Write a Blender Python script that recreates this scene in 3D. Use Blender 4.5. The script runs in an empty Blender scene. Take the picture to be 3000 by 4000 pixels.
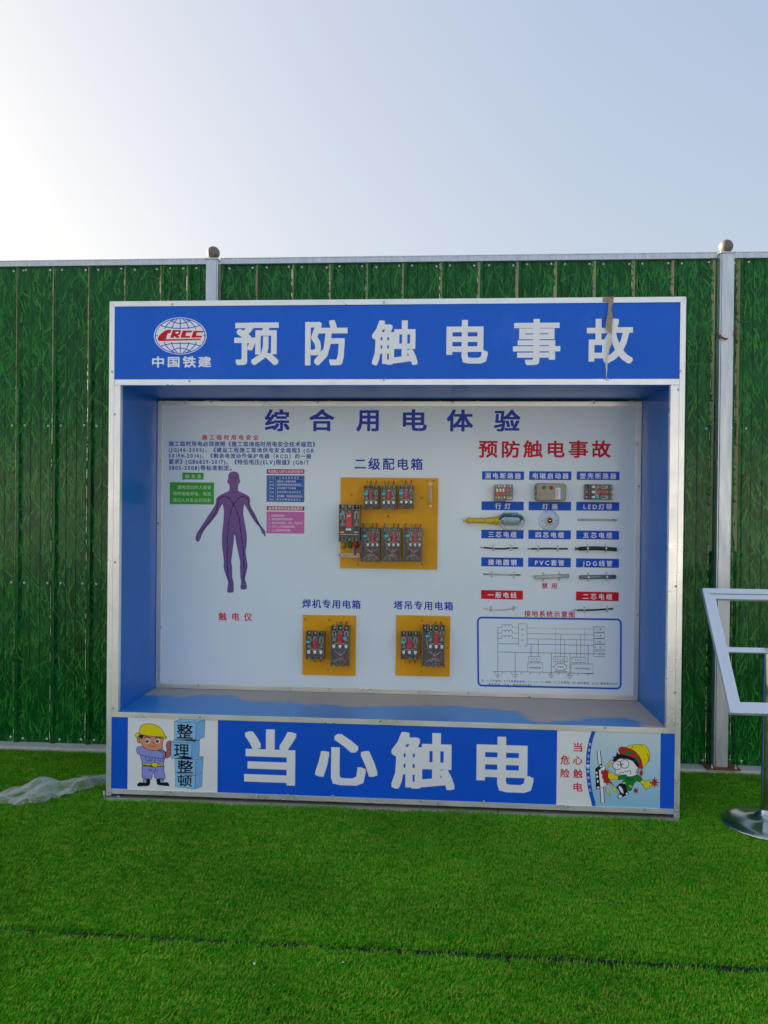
import bpy, bmesh, math, random
import numpy as np
from mathutils import Vector, Matrix
from mathutils.geometry import tessellate_polygon
random.seed(7)
SC = bpy.context.scene
COL = SC.collection
R = math.radians

# ------------------------------------------------------------ camera
YAW, PITCH, ROLL, EYE, FPX = -0.0688, -0.007, 0.0103, 1.426, 3004.0
_fw = Vector((math.sin(YAW)*math.cos(PITCH), math.cos(YAW)*math.cos(PITCH), math.sin(PITCH)))
_r0 = Vector((math.cos(YAW), -math.sin(YAW), 0)); _u0 = _r0.cross(_fw)
_rt = math.cos(ROLL)*_r0 + math.sin(ROLL)*_u0
_up = -math.sin(ROLL)*_r0 + math.cos(ROLL)*_u0
cd = bpy.data.cameras.new('camera'); cam = bpy.data.objects.new('camera', cd); COL.objects.link(cam)
cd.sensor_fit = 'VERTICAL'; cd.sensor_height = 36; cd.lens = FPX/4000*36
cd.clip_start = 0.05; cd.clip_end = 1500
cam.matrix_world = Matrix(((_rt.x, _up.x, -_fw.x, 0), (_rt.y, _up.y, -_fw.y, 0), (_rt.z, _up.z, -_fw.z, EYE), (0, 0, 0, 1)))
SC.camera = cam

# ------------------------------------------------------------ world, sun, exposure
SUN_AZ, SUN_EL = R(-63), R(10.5)           # azimuth from +Y, negative = to the left
w = bpy.data.worlds.new('World'); SC.world = w; w.use_nodes = True
nt = w.node_tree; nt.nodes.clear()
out = nt.nodes.new('ShaderNodeOutputWorld'); bg = nt.nodes.new('ShaderNodeBackground')
sky = nt.nodes.new('ShaderNodeTexSky'); sky.sky_type = 'NISHITA'; sky.sun_disc = False
sky.sun_elevation = SUN_EL; sky.sun_rotation = SUN_AZ
sky.altitude = 50; sky.air_density = 1.0; sky.dust_density = 6.0; sky.ozone_density = 2.0
hs = nt.nodes.new('ShaderNodeHueSaturation'); hs.inputs['Hue'].default_value = 0.522; hs.inputs['Saturation'].default_value = 1.4
gm = nt.nodes.new('ShaderNodeGamma'); gm.inputs['Gamma'].default_value = 0.30
bg.inputs['Strength'].default_value = 0.13
nt.links.new(sky.outputs[0], hs.inputs['Color']); nt.links.new(hs.outputs[0], gm.inputs['Color'])
nt.links.new(gm.outputs[0], bg.inputs['Color']); nt.links.new(bg.outputs[0], out.inputs['Surface'])
sd = bpy.data.lights.new('sun', 'SUN'); sd.energy = 5; sd.angle = R(0.5); sd.color = (1.0, .85, .70)
sun = bpy.data.objects.new('sun', sd); COL.objects.link(sun)
_sd = Vector((math.sin(SUN_AZ)*math.cos(SUN_EL), math.cos(SUN_AZ)*math.cos(SUN_EL), math.sin(SUN_EL)))
sun.rotation_euler = _sd.to_track_quat('Z', 'Y').to_euler()
SC.view_settings.view_transform = 'Standard'; SC.view_settings.look = 'None'
SC.view_settings.gamma = 1; SC.view_settings.exposure = 2.3
SC.view_settings.use_curve_mapping = False
SC.render.engine = 'CYCLES'
SC.cycles.max_bounces = 8; SC.cycles.transparent_max_bounces = 12

# ------------------------------------------------------------ helpers
def ray(px, py): return _fw + (px-1500)/FPX*_rt - (py-2000)/FPX*_up
def at(px, py, Y):                        # where a sight line meets the vertical plane at distance Y
    d = ray(px, py); s = Y/d.y
    return (d.x*s, EYE + d.z*s)
def rect(x0, y0, x1, y1, Y):              # upright rectangle measured on the plane at Y -> X0,Z0,X1,Z1
    cx, cy = (x0+x1)/2, (y0+y1)/2
    a = at(x0, cy, Y); b = at(x1, cy, Y); c = at(cx, y0, Y); d = at(cx, y1, Y)
    return a[0], d[1], b[0], c[1]

def tag(o, label=None, cat=None, group=None, kind=None):
    if label: o['label'] = label
    if cat: o['category'] = cat
    if group: o['group'] = group
    if kind: o['kind'] = kind
    return o
def empty(name, loc=(0, 0, 0)):
    o = bpy.data.objects.new(name, None); COL.objects.link(o); o.location = loc; o.empty_display_size = .1
    return o
class MB:
    """collects geometry, builds ONE mesh object"""
    def __init__(s): s.v = []; s.f = []; s.mi = []; s.m = 0; s.smooth = []
    def add(s, vs, fs, sm=False):
        n = len(s.v); s.v += [tuple(p) for p in vs]
        for f in fs: s.f.append(tuple(i+n for i in f)); s.mi.append(s.m); s.smooth.append(sm)
        return s
    def box(s, x0, y0, z0, x1, y1, z1):
        if x0 > x1: x0, x1 = x1, x0
        if y0 > y1: y0, y1 = y1, y0
        if z0 > z1: z0, z1 = z1, z0
        v = [(x0,y0,z0),(x1,y0,z0),(x1,y1,z0),(x0,y1,z0),(x0,y0,z1),(x1,y0,z1),(x1,y1,z1),(x0,y1,z1)]
        return s.add(v, [(0,3,2,1),(4,5,6,7),(0,1,5,4),(1,2,6,5),(2,3,7,6),(3,0,4,7)])
    def tube(s, pts, r, n=8, cap=True):
        pts = [Vector(p) for p in pts]; N = len(pts)
        rs = r if isinstance(r, (list, tuple)) else [r]*N
        vs = []; u = None
        for i, p in enumerate(pts):
            t = (pts[min(i+1, N-1)] - pts[max(i-1, 0)]).normalized()
            if u is None:
                u = t.cross(Vector((0, 0, 1)));
                if u.length < .1: u = t.cross(Vector((0, 1, 0)))
            u = (u - t*u.dot(t)).normalized(); w_ = t.cross(u)
            for k in range(n):
                a = 2*math.pi*k/n; vs.append(p + rs[i]*(math.cos(a)*u + math.sin(a)*w_))
        fs = [(i*n+k, i*n+(k+1) % n, (i+1)*n+(k+1) % n, (i+1)*n+k) for i in range(N-1) for k in range(n)]
        s.add(vs, fs, True)
        if cap:
            m = len(s.v)-len(vs)
            s.f.append(tuple(m+k for k in range(n))[::-1]); s.mi.append(s.m); s.smooth.append(False)
            s.f.append(tuple(m+(N-1)*n+k for k in range(n))); s.mi.append(s.m); s.smooth.append(False)
        return s
    def lathe(s, prof, origin, axis='z', n=20, a0=0, a1=2*math.pi, flip=1):
        """prof: (t, r) along the axis"""
        full = abs(a1-a0-2*math.pi) < 1e-6; M_ = n if full else n+1
        o = Vector(origin); vs = []
        for t, r in prof:
            for k in range(M_):
                a = a0+(a1-a0)*k/n; c, q = r*math.cos(a), r*math.sin(a)
                if axis == 'z': vs.append(o+Vector((c, q, t)))
                elif axis == 'y': vs.append(o+Vector((q, t, c)))
                else: vs.append(o+Vector((t, c, q)))
        fs = []
        for i in range(len(prof)-1):
            for k in range(n):
                k2 = (k+1) % M_
                fs.append((i*M_+k, i*M_+k2, (i+1)*M_+k2, (i+1)*M_+k))
        s.add(vs, fs, True); return s
    def poly(s, pts, Y):                   # filled outline of (x,z) points at depth Y, facing -Y
        t = tessellate_polygon([[Vector((x, z, 0)) for x, z in pts]])
        ar = sum(pts[i][0]*pts[(i+1) % len(pts)][1]-pts[(i+1) % len(pts)][0]*pts[i][1] for i in range(len(pts)))
        vs = [(x, Y, z) for x, z in pts]; fs = []
        for a, b, c in t:
            A, B, C_ = pts[a], pts[b], pts[c]
            cr = (B[0]-A[0])*(C_[1]-A[1])-(B[1]-A[1])*(C_[0]-A[0])
            if abs(cr) < 1e-14: continue
            fs.append((a, b, c) if cr > 0 else (a, c, b))
        return s.add(vs, fs)
    def stroke(s, pts, wd, Y, closed=False):
        P = [Vector(p) for p in pts]; N = len(P); L = []
        for i in range(N):
            a = P[(i-1) % N] if (closed or i > 0) else P[i]; b = P[(i+1) % N] if (closed or i < N-1) else P[i]
            t = (b-a);
            if t.length < 1e-9: t = Vector((1, 0))
            t.normalize(); n = Vector((-t.y, t.x)); L += [P[i]+n*wd/2, P[i]-n*wd/2]
        vs = [(p.x, Y, p.y) for p in L]; fs = []
        for i in range(N if closed else N-1):
            j = (i+1) % N; fs.append((2*i+1, 2*j+1, 2*j, 2*i))
        return s.add(vs, fs)
    def build(s, name, mats, parent=None, bevel=0, loc=None):
        me = bpy.data.meshes.new(name)
        vv = s.v
        if loc is not None: vv = [(a-loc[0], b-loc[1], c-loc[2]) for a, b, c in s.v]
        me.from_pydata(vv, [], s.f); me.update()
        if not isinstance(mats, (list, tuple)): mats = [mats]
        for m in mats: me.materials.append(m)
        if len(mats) > 1: me.polygons.foreach_set('material_index', s.mi)
        me.polygons.foreach_set('use_smooth', s.smooth)
        o = bpy.data.objects.new(name, me); COL.objects.link(o)
        if parent: o.parent = parent
        if loc is not None: o.location = loc
        if bevel:
            b = o.modifiers.new('bevel', 'BEVEL'); b.width = bevel; b.segments = 2; b.limit_method = 'ANGLE'
        return o
def share(name, src, parent, loc):
    o = bpy.data.objects.new(name, src.data); COL.objects.link(o); o.parent = parent; o.location = loc
    return o
def spline(pts, k=4, closed=True):
    P = [Vector(p) for p in pts]; N = len(P); out_ = []
    rng = range(N) if closed else range(N-1)
    for i in rng:
        g = (lambda j: P[j % N]) if closed else (lambda j: P[max(0, min(N-1, j))])
        a, b, c, d = g(i-1), g(i), g(i+1), g(i+2)
        for q in range(k):
            t = q/k
            out_.append(tuple(.5*((2*b)+(c-a)*t+(2*a-5*b+4*c-d)*t*t+(3*b-a-3*c+d)*t**3)))
    if not closed: out_.append(tuple(P[-1]))
    return out_

# ------------------------------------------------------------ materials
MC = {}
def mat(name, col, rough=.5, metal=0, coat=0, coat_r=.1, var=0, scale=20, spec=.5, bump=0, bscale=60, stretch=(1, 1, 1), alpha=1, trans=0, rvar=0, dirt=None):
    if name in MC: return MC[name]
    m = bpy.data.materials.new(name); m.use_nodes = True; MC[name] = m
    n = m.node_tree; P = n.nodes['Principled BSDF']
    c = (*col, 1)
    P.inputs['Base Color'].default_value = c; P.inputs['Roughness'].default_value = rough
    P.inputs['Metallic'].default_value = metal; P.inputs['Coat Weight'].default_value = coat
    P.inputs['Coat Roughness'].default_value = coat_r; P.inputs['Specular IOR Level'].default_value = spec
    P.inputs['Alpha'].default_value = alpha; P.inputs['Transmission Weight'].default_value = trans
    if var or bump or rvar or dirt:
        tc = n.nodes.new('ShaderNodeTexCoord'); mp = n.nodes.new('ShaderNodeMapping'); mp.inputs['Scale'].default_value = stretch
        n.links.new(tc.outputs['Object'], mp.inputs['Vector'])
    src = None
    if var:
        t = n.nodes.new('ShaderNodeTexNoise'); t.inputs['Scale'].default_value = scale; t.inputs['Detail'].default_value = 6; t.inputs['Roughness'].default_value = .65
        n.links.new(mp.outputs[0], t.inputs['Vector'])
        mx = n.nodes.new('ShaderNodeMix'); mx.data_type = 'RGBA'
        mx.inputs['A'].default_value = (*[max(0, x*(1-var)) for x in col], 1); mx.inputs['B'].default_value = (*[min(1, x*(1+var)) for x in col], 1)
        rp = n.nodes.new('ShaderNodeMapRange'); rp.inputs['From Min'].default_value = .3; rp.inputs['From Max'].default_value = .7
        n.links.new(t.outputs['Fac'], rp.inputs['Value']); n.links.new(rp.outputs[0], mx.inputs['Factor'])
        n.links.new(mx.outputs['Result'], P.inputs['Base Color']); src = mx.outputs['Result']
    if dirt:                                # (colour, scale, from, to, amount) blotchy dust lying on the surface
        dc, dsc, f0, f1, am = dirt
        t = n.nodes.new('ShaderNodeTexNoise'); t.inputs['Scale'].default_value = dsc; t.inputs['Detail'].default_value = 8; t.inputs['Roughness'].default_value = .7
        n.links.new(mp.outputs[0], t.inputs['Vector'])
        rp = n.nodes.new('ShaderNodeMapRange'); rp.inputs['From Min'].default_value = f0; rp.inputs['From Max'].default_value = f1; rp.inputs['To Max'].default_value = am
        n.links.new(t.outputs['Fac'], rp.inputs['Value'])
        mx = n.nodes.new('ShaderNodeMix'); mx.data_type = 'RGBA'; mx.inputs['A'].default_value = c; mx.inputs['B'].default_value = (*dc, 1)
        if src: n.links.new(src, mx.inputs['A'])
        n.links.new(rp.outputs[0], mx.inputs['Factor']); n.links.new(mx.outputs['Result'], P.inputs['Base Color'])
    if rvar:
        t = n.nodes.new('ShaderNodeTexNoise'); t.inputs['Scale'].default_value = 7; t.inputs['Detail'].default_value = 5
        n.links.new(mp.outputs[0], t.inputs['Vector'])
        rp = n.nodes.new('ShaderNodeMapRange'); rp.inputs['From Min'].default_value = .3; rp.inputs['From Max'].default_value = .7
        rp.inputs['To Min'].default_value = max(.02, rough-rvar); rp.inputs['To Max'].default_value = rough+rvar
        n.links.new(t.outputs['Fac'], rp.inputs['Value']); n.links.new(rp.outputs[0], P.inputs['Roughness'])
    if bump:
        t = n.nodes.new('ShaderNodeTexNoise'); t.inputs['Scale'].default_value = bscale; t.inputs['Detail'].default_value = 4
        n.links.new(mp.outputs[0], t.inputs['Vector'])
        b = n.nodes.new('ShaderNodeBump'); b.inputs['Strength'].default_value = 1; b.inputs['Distance'].default_value = bump
        n.links.new(t.outputs['Fac'], b.inputs['Height']); n.links.new(b.outputs[0], P.inputs['Normal'])
        if coat: n.links.new(b.outputs[0], P.inputs['Coat Normal'])
    return m
def M(n): return MC[n]
ink = dict(rough=.5, coat=.06, coat_r=.25, spec=.2)
mat('alu', (.92, .92, .91), .33, .6, dirt=((.55, .52, .46), 5, .55, .8, .45), var=.05, scale=6, stretch=(1, 1, 1), rvar=.08, bump=.0004, bscale=9)
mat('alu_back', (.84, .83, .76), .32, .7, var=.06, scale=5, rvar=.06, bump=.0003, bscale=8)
mat('galv', (.62, .65, .68), .38, .55, var=.16, scale=9, stretch=(6, 6, .6), rvar=.1)
mat('steel', (.55, .55, .55), .28, 1)
mat('chrome', (.70, .71, .66), .20, 1, rvar=.06)
mat('screw_white', (.78, .79, .77), .35, .2)
mat('banner_blue', (.012, .135, .70), dirt=((.16, .22, .45), 3, .56, .85, .35), var=.07, scale=3, bump=.00015, bscale=300, **ink)
mat('banner_blue_low', (.002, .11, .74), var=.06, scale=3, bump=.00015, bscale=300, **ink)
mat('print_white', (.92, .93, .96), **ink)
mat('panel_white', (.90, .91, .94), var=.03, scale=4, bump=.0001, bscale=250, **ink)
mat('board_white', (.77, .87, .93), rough=.3, coat=.3, coat_r=.12, var=.035, scale=1.3, bump=.0002, bscale=5)
mat('wall_blue', (.003, .165, .62), rough=.34, coat=.10, coat_r=.12, spec=.2, var=.08, scale=4, bump=.0006, bscale=3)
mat('ink_violet', (.03, .06, .48), **ink)
mat('ink_blue', (.006, .07, .46), **ink)
mat('ink_label', (.004, .10, .62), **ink)
mat('ink_red', (.66, .006, .035), **ink)
mat('ink_redlab', (.70, .005, .02), **ink)
mat('ink_black', (.008, .009, .011), **ink)
mat('ink_navy', (.006, .02, .09), **ink)
mat('ink_green', (.06, .42, .04), **ink)
mat('ink_greendark', (.02, .22, .05), **ink)
mat('ink_paleg', (.60, .78, .55), **ink)
mat('ink_magenta', (.52, .008, .14), **ink)
mat('ink_pink', (.68, .17, .46), **ink)
mat('ink_table', (.012, .11, .46), **ink)
mat('ink_yellow', (.92, .76, .005), **ink)
mat('ink_skin', (.85, .33, .18), **ink)
mat('ink_skin2', (.62, .15, .13), **ink)
mat('ink_shirt', (.34, .35, .85), **ink)
mat('ink_box', (.32, .62, .95), **ink)
mat('ink_box2', (.22, .50, .90), **ink)
mat('ink_cgreen', (.01, .24, .04), **ink)
mat('ink_cred', (.58, .025, .02), **ink)
mat('ink_orange', (.62, .42, .16), **ink)
mat('ink_dteal', (.02, .22, .16), **ink)
mat('ink_dred', (.42, .04, .10), **ink)
mat('ink_dgreen', (.02, .20, .03), **ink)
mat('ink_body', (.22, .11, .33), var=.16, scale=2.2, **ink)
mat('ink_bodydark', (.13, .065, .22), **ink)
mat('ink_meridian', (.035, .004, .025), **ink)
mat('plate', (.80, .37, .003), .4, spec=.25, coat=.05, coat_r=.2, var=.10, scale=5, bump=.0002, bscale=40, dirt=((.55, .38, .15), 9, .62, .75, .5))
mat('case', (.145, .138, .115), .32, coat=.3, var=.15, scale=60)
mat('case_dark', (.018, .017, .015), .4, var=.2, scale=60)
mat('black', (.012, .012, .012), .45)
mat('rubber', (.015, .015, .016), .38, var=.2, scale=80, bump=.0004, bscale=400)
mat('cover', (.42, .38, .35), .10, alpha=.13, spec=.6)
mat('cover_pink', (.70, .10, .16), .15, alpha=.55, spec=.6)
mat('inner', (.42, .40, .35), .35, .3)
mat('inner_lt', (.60, .60, .55), .3, .3)
mat('brass', (.50, .38, .14), .3, .9)
mat('toggle', (.78, .004, .02), .3, coat=.3)
mat('tab', (.78, .80, .83), .3, coat=.3)
mat('cyan', (.015, .62, .78), .4)
mat('wire_y', (.95, .58, .01), .4); mat('wire_g', (.01, .32, .06), .4); mat('wire_r', (.75, .02, .02), .4); mat('wire_b', (.04, .12, .38), .4); mat('wire_w', (.62, .62, .58), .4)
mat('lug_y', (.50, .34, .02), .45); mat('lug_g', (.01, .20, .05), .45); mat('lug_r', (.50, .02, .03), .45); mat('lug_b', (.02, .08, .45), .45)
mat('bar', (.48, .39, .28), .35, .5, var=.08)
mat('beige', (.34, .29, .21), .35, coat=.3, coat_r=.15, var=.03)
mat('yellow', (.72, .50, .01), .33, coat=.3, var=.05)
mat('glass', (.82, .95, .92), .03, trans=.9)
mat('reflector', (.42, .58, .55), .13, .85)
mat('cream', (.66, .62, .52), .4)
mat('holder', (.66, .72, .88), .25, coat=.4)
mat('copper', (.58, .30, .10), .25, 1)
mat('pvc', (.62, .61, .57), .4, var=.06); mat('conduit', (.26, .30, .31), .36, .5, var=.1, scale=30)
mat('twine', (.52, .46, .32), .5)
mat('btn_g', (.02, .38, .04), .3); mat('btn_r', (.55, .02, .02), .3)
mat('ball', (.20, .17, .145), .5, .35, var=.15, scale=25, rvar=.08)
mat('rust', (.20, .075, .03), .8, var=.4, scale=40, bump=.001, bscale=90)
mat('concrete', (.36, .33, .28), .85, var=.12, scale=9, bump=.003, bscale=60, dirt=((.24, .15, .085), 4, .45, .65, .7))
mat('slab', (.48, .41, .31), .9, var=.15, scale=12, bump=.003, bscale=50, dirt=((.38, .29, .18), 6, .4, .65, .8))
mat('pavement', (.40, .38, .35), .8, var=.08, scale=3, bump=.002, bscale=40)
mat('turf_backing', (.030, .10, .010), .95, var=.3, scale=60)
mat('seam', (.006, .008, .005), .9)
mat('frame_white', (.74, .77, .84), .32, .25, coat=.2, bump=.0002, bscale=6)
mat('tape', (.34, .26, .16), .35, coat=.3, var=.2, scale=40, alpha=.93)
mat('tape_pale', (.70, .66, .54), .4, coat=.3, var=.1, scale=50, alpha=.9)
mat('fence_green', (.005, .080, .014), .20, var=.3, scale=3.5, bump=.0016, bscale=3.0, spec=.26)
mat('fence_flank', (.012, .07, .016), .5, var=.3, scale=14, spec=.2); mat('flank_cream', (.42, .40, .20), .55, var=.25, scale=22, stretch=(1, 1, .15), spec=.2)
for i_, c_ in enumerate(((.018, .18, .020), (.030, .24, .028), (.007, .11, .016), (.055, .26, .038), (.012, .155, .040))):
    mat('blade%d' % i_, c_, .20, bump=.0016, bscale=3.0, spec=.26)

# light blue cartoon ground of the footer print: printed sideways/vertical blend (flat print)
def blend_mat(name, c0, c1, z0, z1):
    m = mat(name, c0, **ink); n = m.node_tree; P = n.nodes['Principled BSDF']
    g = n.nodes.new('ShaderNodeNewGeometry'); s = n.nodes.new('ShaderNodeSeparateXYZ'); r = n.nodes.new('ShaderNodeMapRange')
    r.inputs['From Min'].default_value = z0; r.inputs['From Max'].default_value = z1
    mx = n.nodes.new('ShaderNodeMix'); mx.data_type = 'RGBA'; mx.inputs['A'].default_value = (*c0, 1); mx.inputs['B'].default_value = (*c1, 1)
    n.links.new(g.outputs['Position'], s.inputs[0]); n.links.new(s.outputs['Z'], r.inputs['Value']); n.links.new(r.outputs[0], mx.inputs['Factor'])
    n.links.new(mx.outputs['Result'], P.inputs['Base Color']); return m
blend_mat('print_sky', (.30, .62, .84), (.66, .78, .86), .06, .38)

# ------------------------------------------------------------ lettering
ALLTEXT = """预防触电事故中国铁建综合用电体验施工临时用电安全必须按照《施工现场临时用电安全技术规范》(JGJ46-2005)、建设程供GB50194剩余流动作保护器（RCD）的一般要求6829特低压ELV限值/T38等标准制定。
触是漏出时人或者动物接到通过反应象受影响稍微惊心魄感m1疼痛肌肉自体功能克服不了收缩状态痉挛僵硬呼吸困难危险致命障碍死亡顺序措急切断源；把伤员移至全场所确认意识外血实行工以上和同报警仪二级配箱焊机专塔吊断路磁启塑壳灯座LED带三芯四五缆圆钢PVC套管JDG线禁一系统示图注：零地重复兼有短载开关相单备黄绿红蓝N12整理顿当安生产为主，Hz%RKMUWOFQ0A设计弧焊工氧"""
GL = {}
def load_glyphs():
    chars = sorted((set(ALLTEXT) | set('0123456789ABCDEFGHIJKLMNOPQRSTUVWXYZm.;')) - set(' \n'))
    obs = []
    for c in chars:
        cu = bpy.data.curves.new('glyph', 'FONT'); cu.body = c; cu.resolution_u = 2
        o = bpy.data.objects.new('glyph', cu); COL.objects.link(o); obs.append((c, o))
    dg = bpy.context.evaluated_depsgraph_get()
    for c, o in obs:
        me = bpy.data.meshes.new_from_object(o.evaluated_get(dg))
        v = np.array([tuple(p.co[:2]) for p in me.vertices]).reshape(-1, 2)
        GL[c] = (v, [tuple(p.vertices) for p in me.polygons]); bpy.data.meshes.remove(me)
    for c, o in obs:
        cu = o.data; bpy.data.objects.remove(o); bpy.data.curves.remove(cu)
load_glyphs()
def adv(c):
    if c == ' ': return .5
    if ord(c) > 0x2000: return 1.0
    v = GL[c][0]; return float(v[:, 0].max()) + .09
LAY = 0.0002
def text_into(mb, s, X0, Z0, X1, Z1, Y, bold=.02, squeeze=True):
    """lays out s so that its ink fills the rectangle; bold = how far the strokes are fattened (in em)"""
    if bold <= 0: offs = [(0, 0)]
    elif bold >= .022:
        q_ = (-1, -.5, 0, .5)
        offs = [(0, 0)]+[(bold*.84*a, -bold*.84) for a in q_]+[(bold*.84, bold*.84*a) for a in q_]+[(-bold*.84*a, bold*.84) for a in q_]+[(-bold*.84, -bold*.84*a) for a in q_]
    else: offs = [(-bold, -bold), (bold, -bold), (bold, bold), (-bold, bold)]
    h = Z1-Z0
    ys = [GL[c][0][:, 1] for c in s if c != ' ' and (ord(c) > 0x2000 and c not in '、。；：一')] or [GL[c][0][:, 1] for c in s if c != ' ']
    lo = min(y.min() for y in ys)-bold; hi = max(y.max() for y in ys)+bold
    k = h/(hi-lo)
    nat = 0; pen = []
    for c in s: pen.append(nat); nat += adv(c)
    fi = [c for c in s if c != ' ']
    first = GL[s[0]][0][:, 0].min()-bold; last = GL[s[-1]][0][:, 0].max()+bold
    W = (X1-X0)/k
    natink = pen[-1]+last-first
    kx = 1.0
    if len(s) > 1: ex = (W-natink)/(len(s)-1)
    else: ex = 0; kx = W/natink
    if ex < -.12: kx = W/(natink-.06*(len(s)-1)); ex = -.06
    for i, c in enumerate(s):
        if c == ' ': continue
        v, f = GL[c]
        for j, (ox, oz) in enumerate(offs):
            vs = [(X0+(a+ox+pen[i]+ex*i-first)*k*kx, Y-j*.00001, Z0+(b+oz-lo)*k) for a, b in v]
            mb.add(vs, f)
def text(parent, s, px, Y, m, bold=.02, name='lettering', mb=None):
    X0, Z0, X1, Z1 = rect(*px, Y)
    b = mb or MB(); text_into(b, s, X0, Z0, X1, Z1, Y, bold)
    if mb is None: return b.build(name, M(m), parent)

# ============================================================ SETTING
g = MB(); g.add([(-300, -300, -.02), (300, -300, -.02), (300, 300, -.02), (-300, 300, -.02)], [(0, 1, 2, 3)])
tag(g.build('ground', M('concrete')), kind='structure')
# turf: backing sheet in two strips with a seam between them
SEAM = [(-3.6, 2.452), (-1.43, 2.447), (0, 2.440), (1.03, 2.436), (3.6, 2.43)]
g = MB(); g.box(-6, 1.15, -.016, 6, 2.436, 0); g.box(-6, 2.455, -.016, 6, 4.24, 0)
tag(g.build('turf_backing', M('turf_backing')), kind='structure')
g = MB(); g.v = [q for x, y in SEAM for q in ((x, y-.014, .007), (x, y+.015, .007))]; g.f = [(2*i, 2*i+2, 2*i+3, 2*i+1) for i in range(len(SEAM)-1)]; g.mi = [0]*4; g.smooth = [False]*4
tag(g.build('turf_seam', M('seam')), kind='structure')
g = MB(); g.box(-14, -10.9, -.018, 14, 1.146, .004)
tag(g.build('pavement', M('pavement')), kind='structure')
g = MB(); g.box(-11, 4.245, -.018, -.3, 4.62, .028); g.box(-.294, 4.245, -.018, 11, 4.62, .026)
mat('kerb_concrete', (.64, .60, .52), .85, var=.1, scale=8, bump=.002, bscale=60)
tag(g.build('kerb', M('kerb_concrete'), bevel=.006), kind='structure')
# grass blades of the turf: small tufts spread by geometry nodes, one object
def tuft(seed):
    rnd = random.Random(seed); b = MB()
    for i in range(13):
        b.m = rnd.choice((0, 0, 0, 1, 1, 2, 3)) if seed != 3 else rnd.choice((0, 1, 3, 3))
        x, y = rnd.gauss(0, .012), rnd.gauss(0, .012); L = rnd.uniform(.012, .023); wd = rnd.uniform(.0008, .0014)
        a = rnd.gauss(.75, .75); lean = rnd.uniform(.35, 1.1)
        dx, dy = math.cos(a), math.sin(a); sx, sy = -dy*wd, dx*wd
        p = [(x, y, -.002), (x+dx*L*.35*lean, y+dy*L*.35*lean, L*.55), (x+dx*L*lean, y+dy*L*lean, L*(1-.35*lean))]
        b.add([(p[0][0]-sx, p[0][1]-sy, p[0][2]), (p[0][0]+sx, p[0][1]+sy, p[0][2]), (p[1][0]-sx, p[1][1]-sy, p[1][2]), (p[1][0]+sx, p[1][1]+sy, p[1][2]), p[2]], [(0, 1, 3, 2), (2, 3, 4)])
    me = bpy.data.meshes.new('tuft'); me.from_pydata(b.v, [], b.f)
    for k in range(4): me.materials.append(M('turf%d' % k))
    me.polygons.foreach_set('material_index', b.mi); me.update()
    return bpy.data.objects.new('grass_tuft', me)
def turf_mat(name, c):
    m = mat(name, c, .7, spec=.05); n = m.node_tree; P = n.nodes['Principled BSDF']
    g = n.nodes.new('ShaderNodeNewGeometry'); t = n.nodes.new('ShaderNodeTexNoise'); t.inputs['Scale'].default_value = 1.6; t.inputs['Detail'].default_value = 5
    n.links.new(g.outputs['Position'], t.inputs['Vector'])
    oi = n.nodes.new('ShaderNodeObjectInfo'); ad = n.nodes.new('ShaderNodeMath'); ad.operation = 'MULTIPLY_ADD'; ad.inputs[1].default_value = .14
    n.links.new(oi.outputs['Random'], ad.inputs[0]); n.links.new(t.outputs['Fac'], ad.inputs[2])
    mx = n.nodes.new('ShaderNodeMix'); mx.data_type = 'RGBA'; mx.inputs['A'].default_value = (*[x*.72 for x in c], 1); mx.inputs['B'].default_value = (min(1, c[0]*1.45), c[1]*1.25, c[2]*1.1, 1)
    rp = n.nodes.new('ShaderNodeMapRange'); rp.inputs['From Min'].default_value = .32; rp.inputs['From Max'].default_value = .82
    n.links.new(ad.outputs[0], rp.inputs['Value']); n.links.new(rp.outputs[0], mx.inputs['Factor']); n.links.new(mx.outputs['Result'], P.inputs['Base Color'])
    return m
turf_mat('turf0', (.042, .33, .005)); turf_mat('turf1', (.012, .15, .004)); turf_mat('turf2', (.11, .48, .015)); turf_mat('turf3', (.26, .46, .04))
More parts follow.
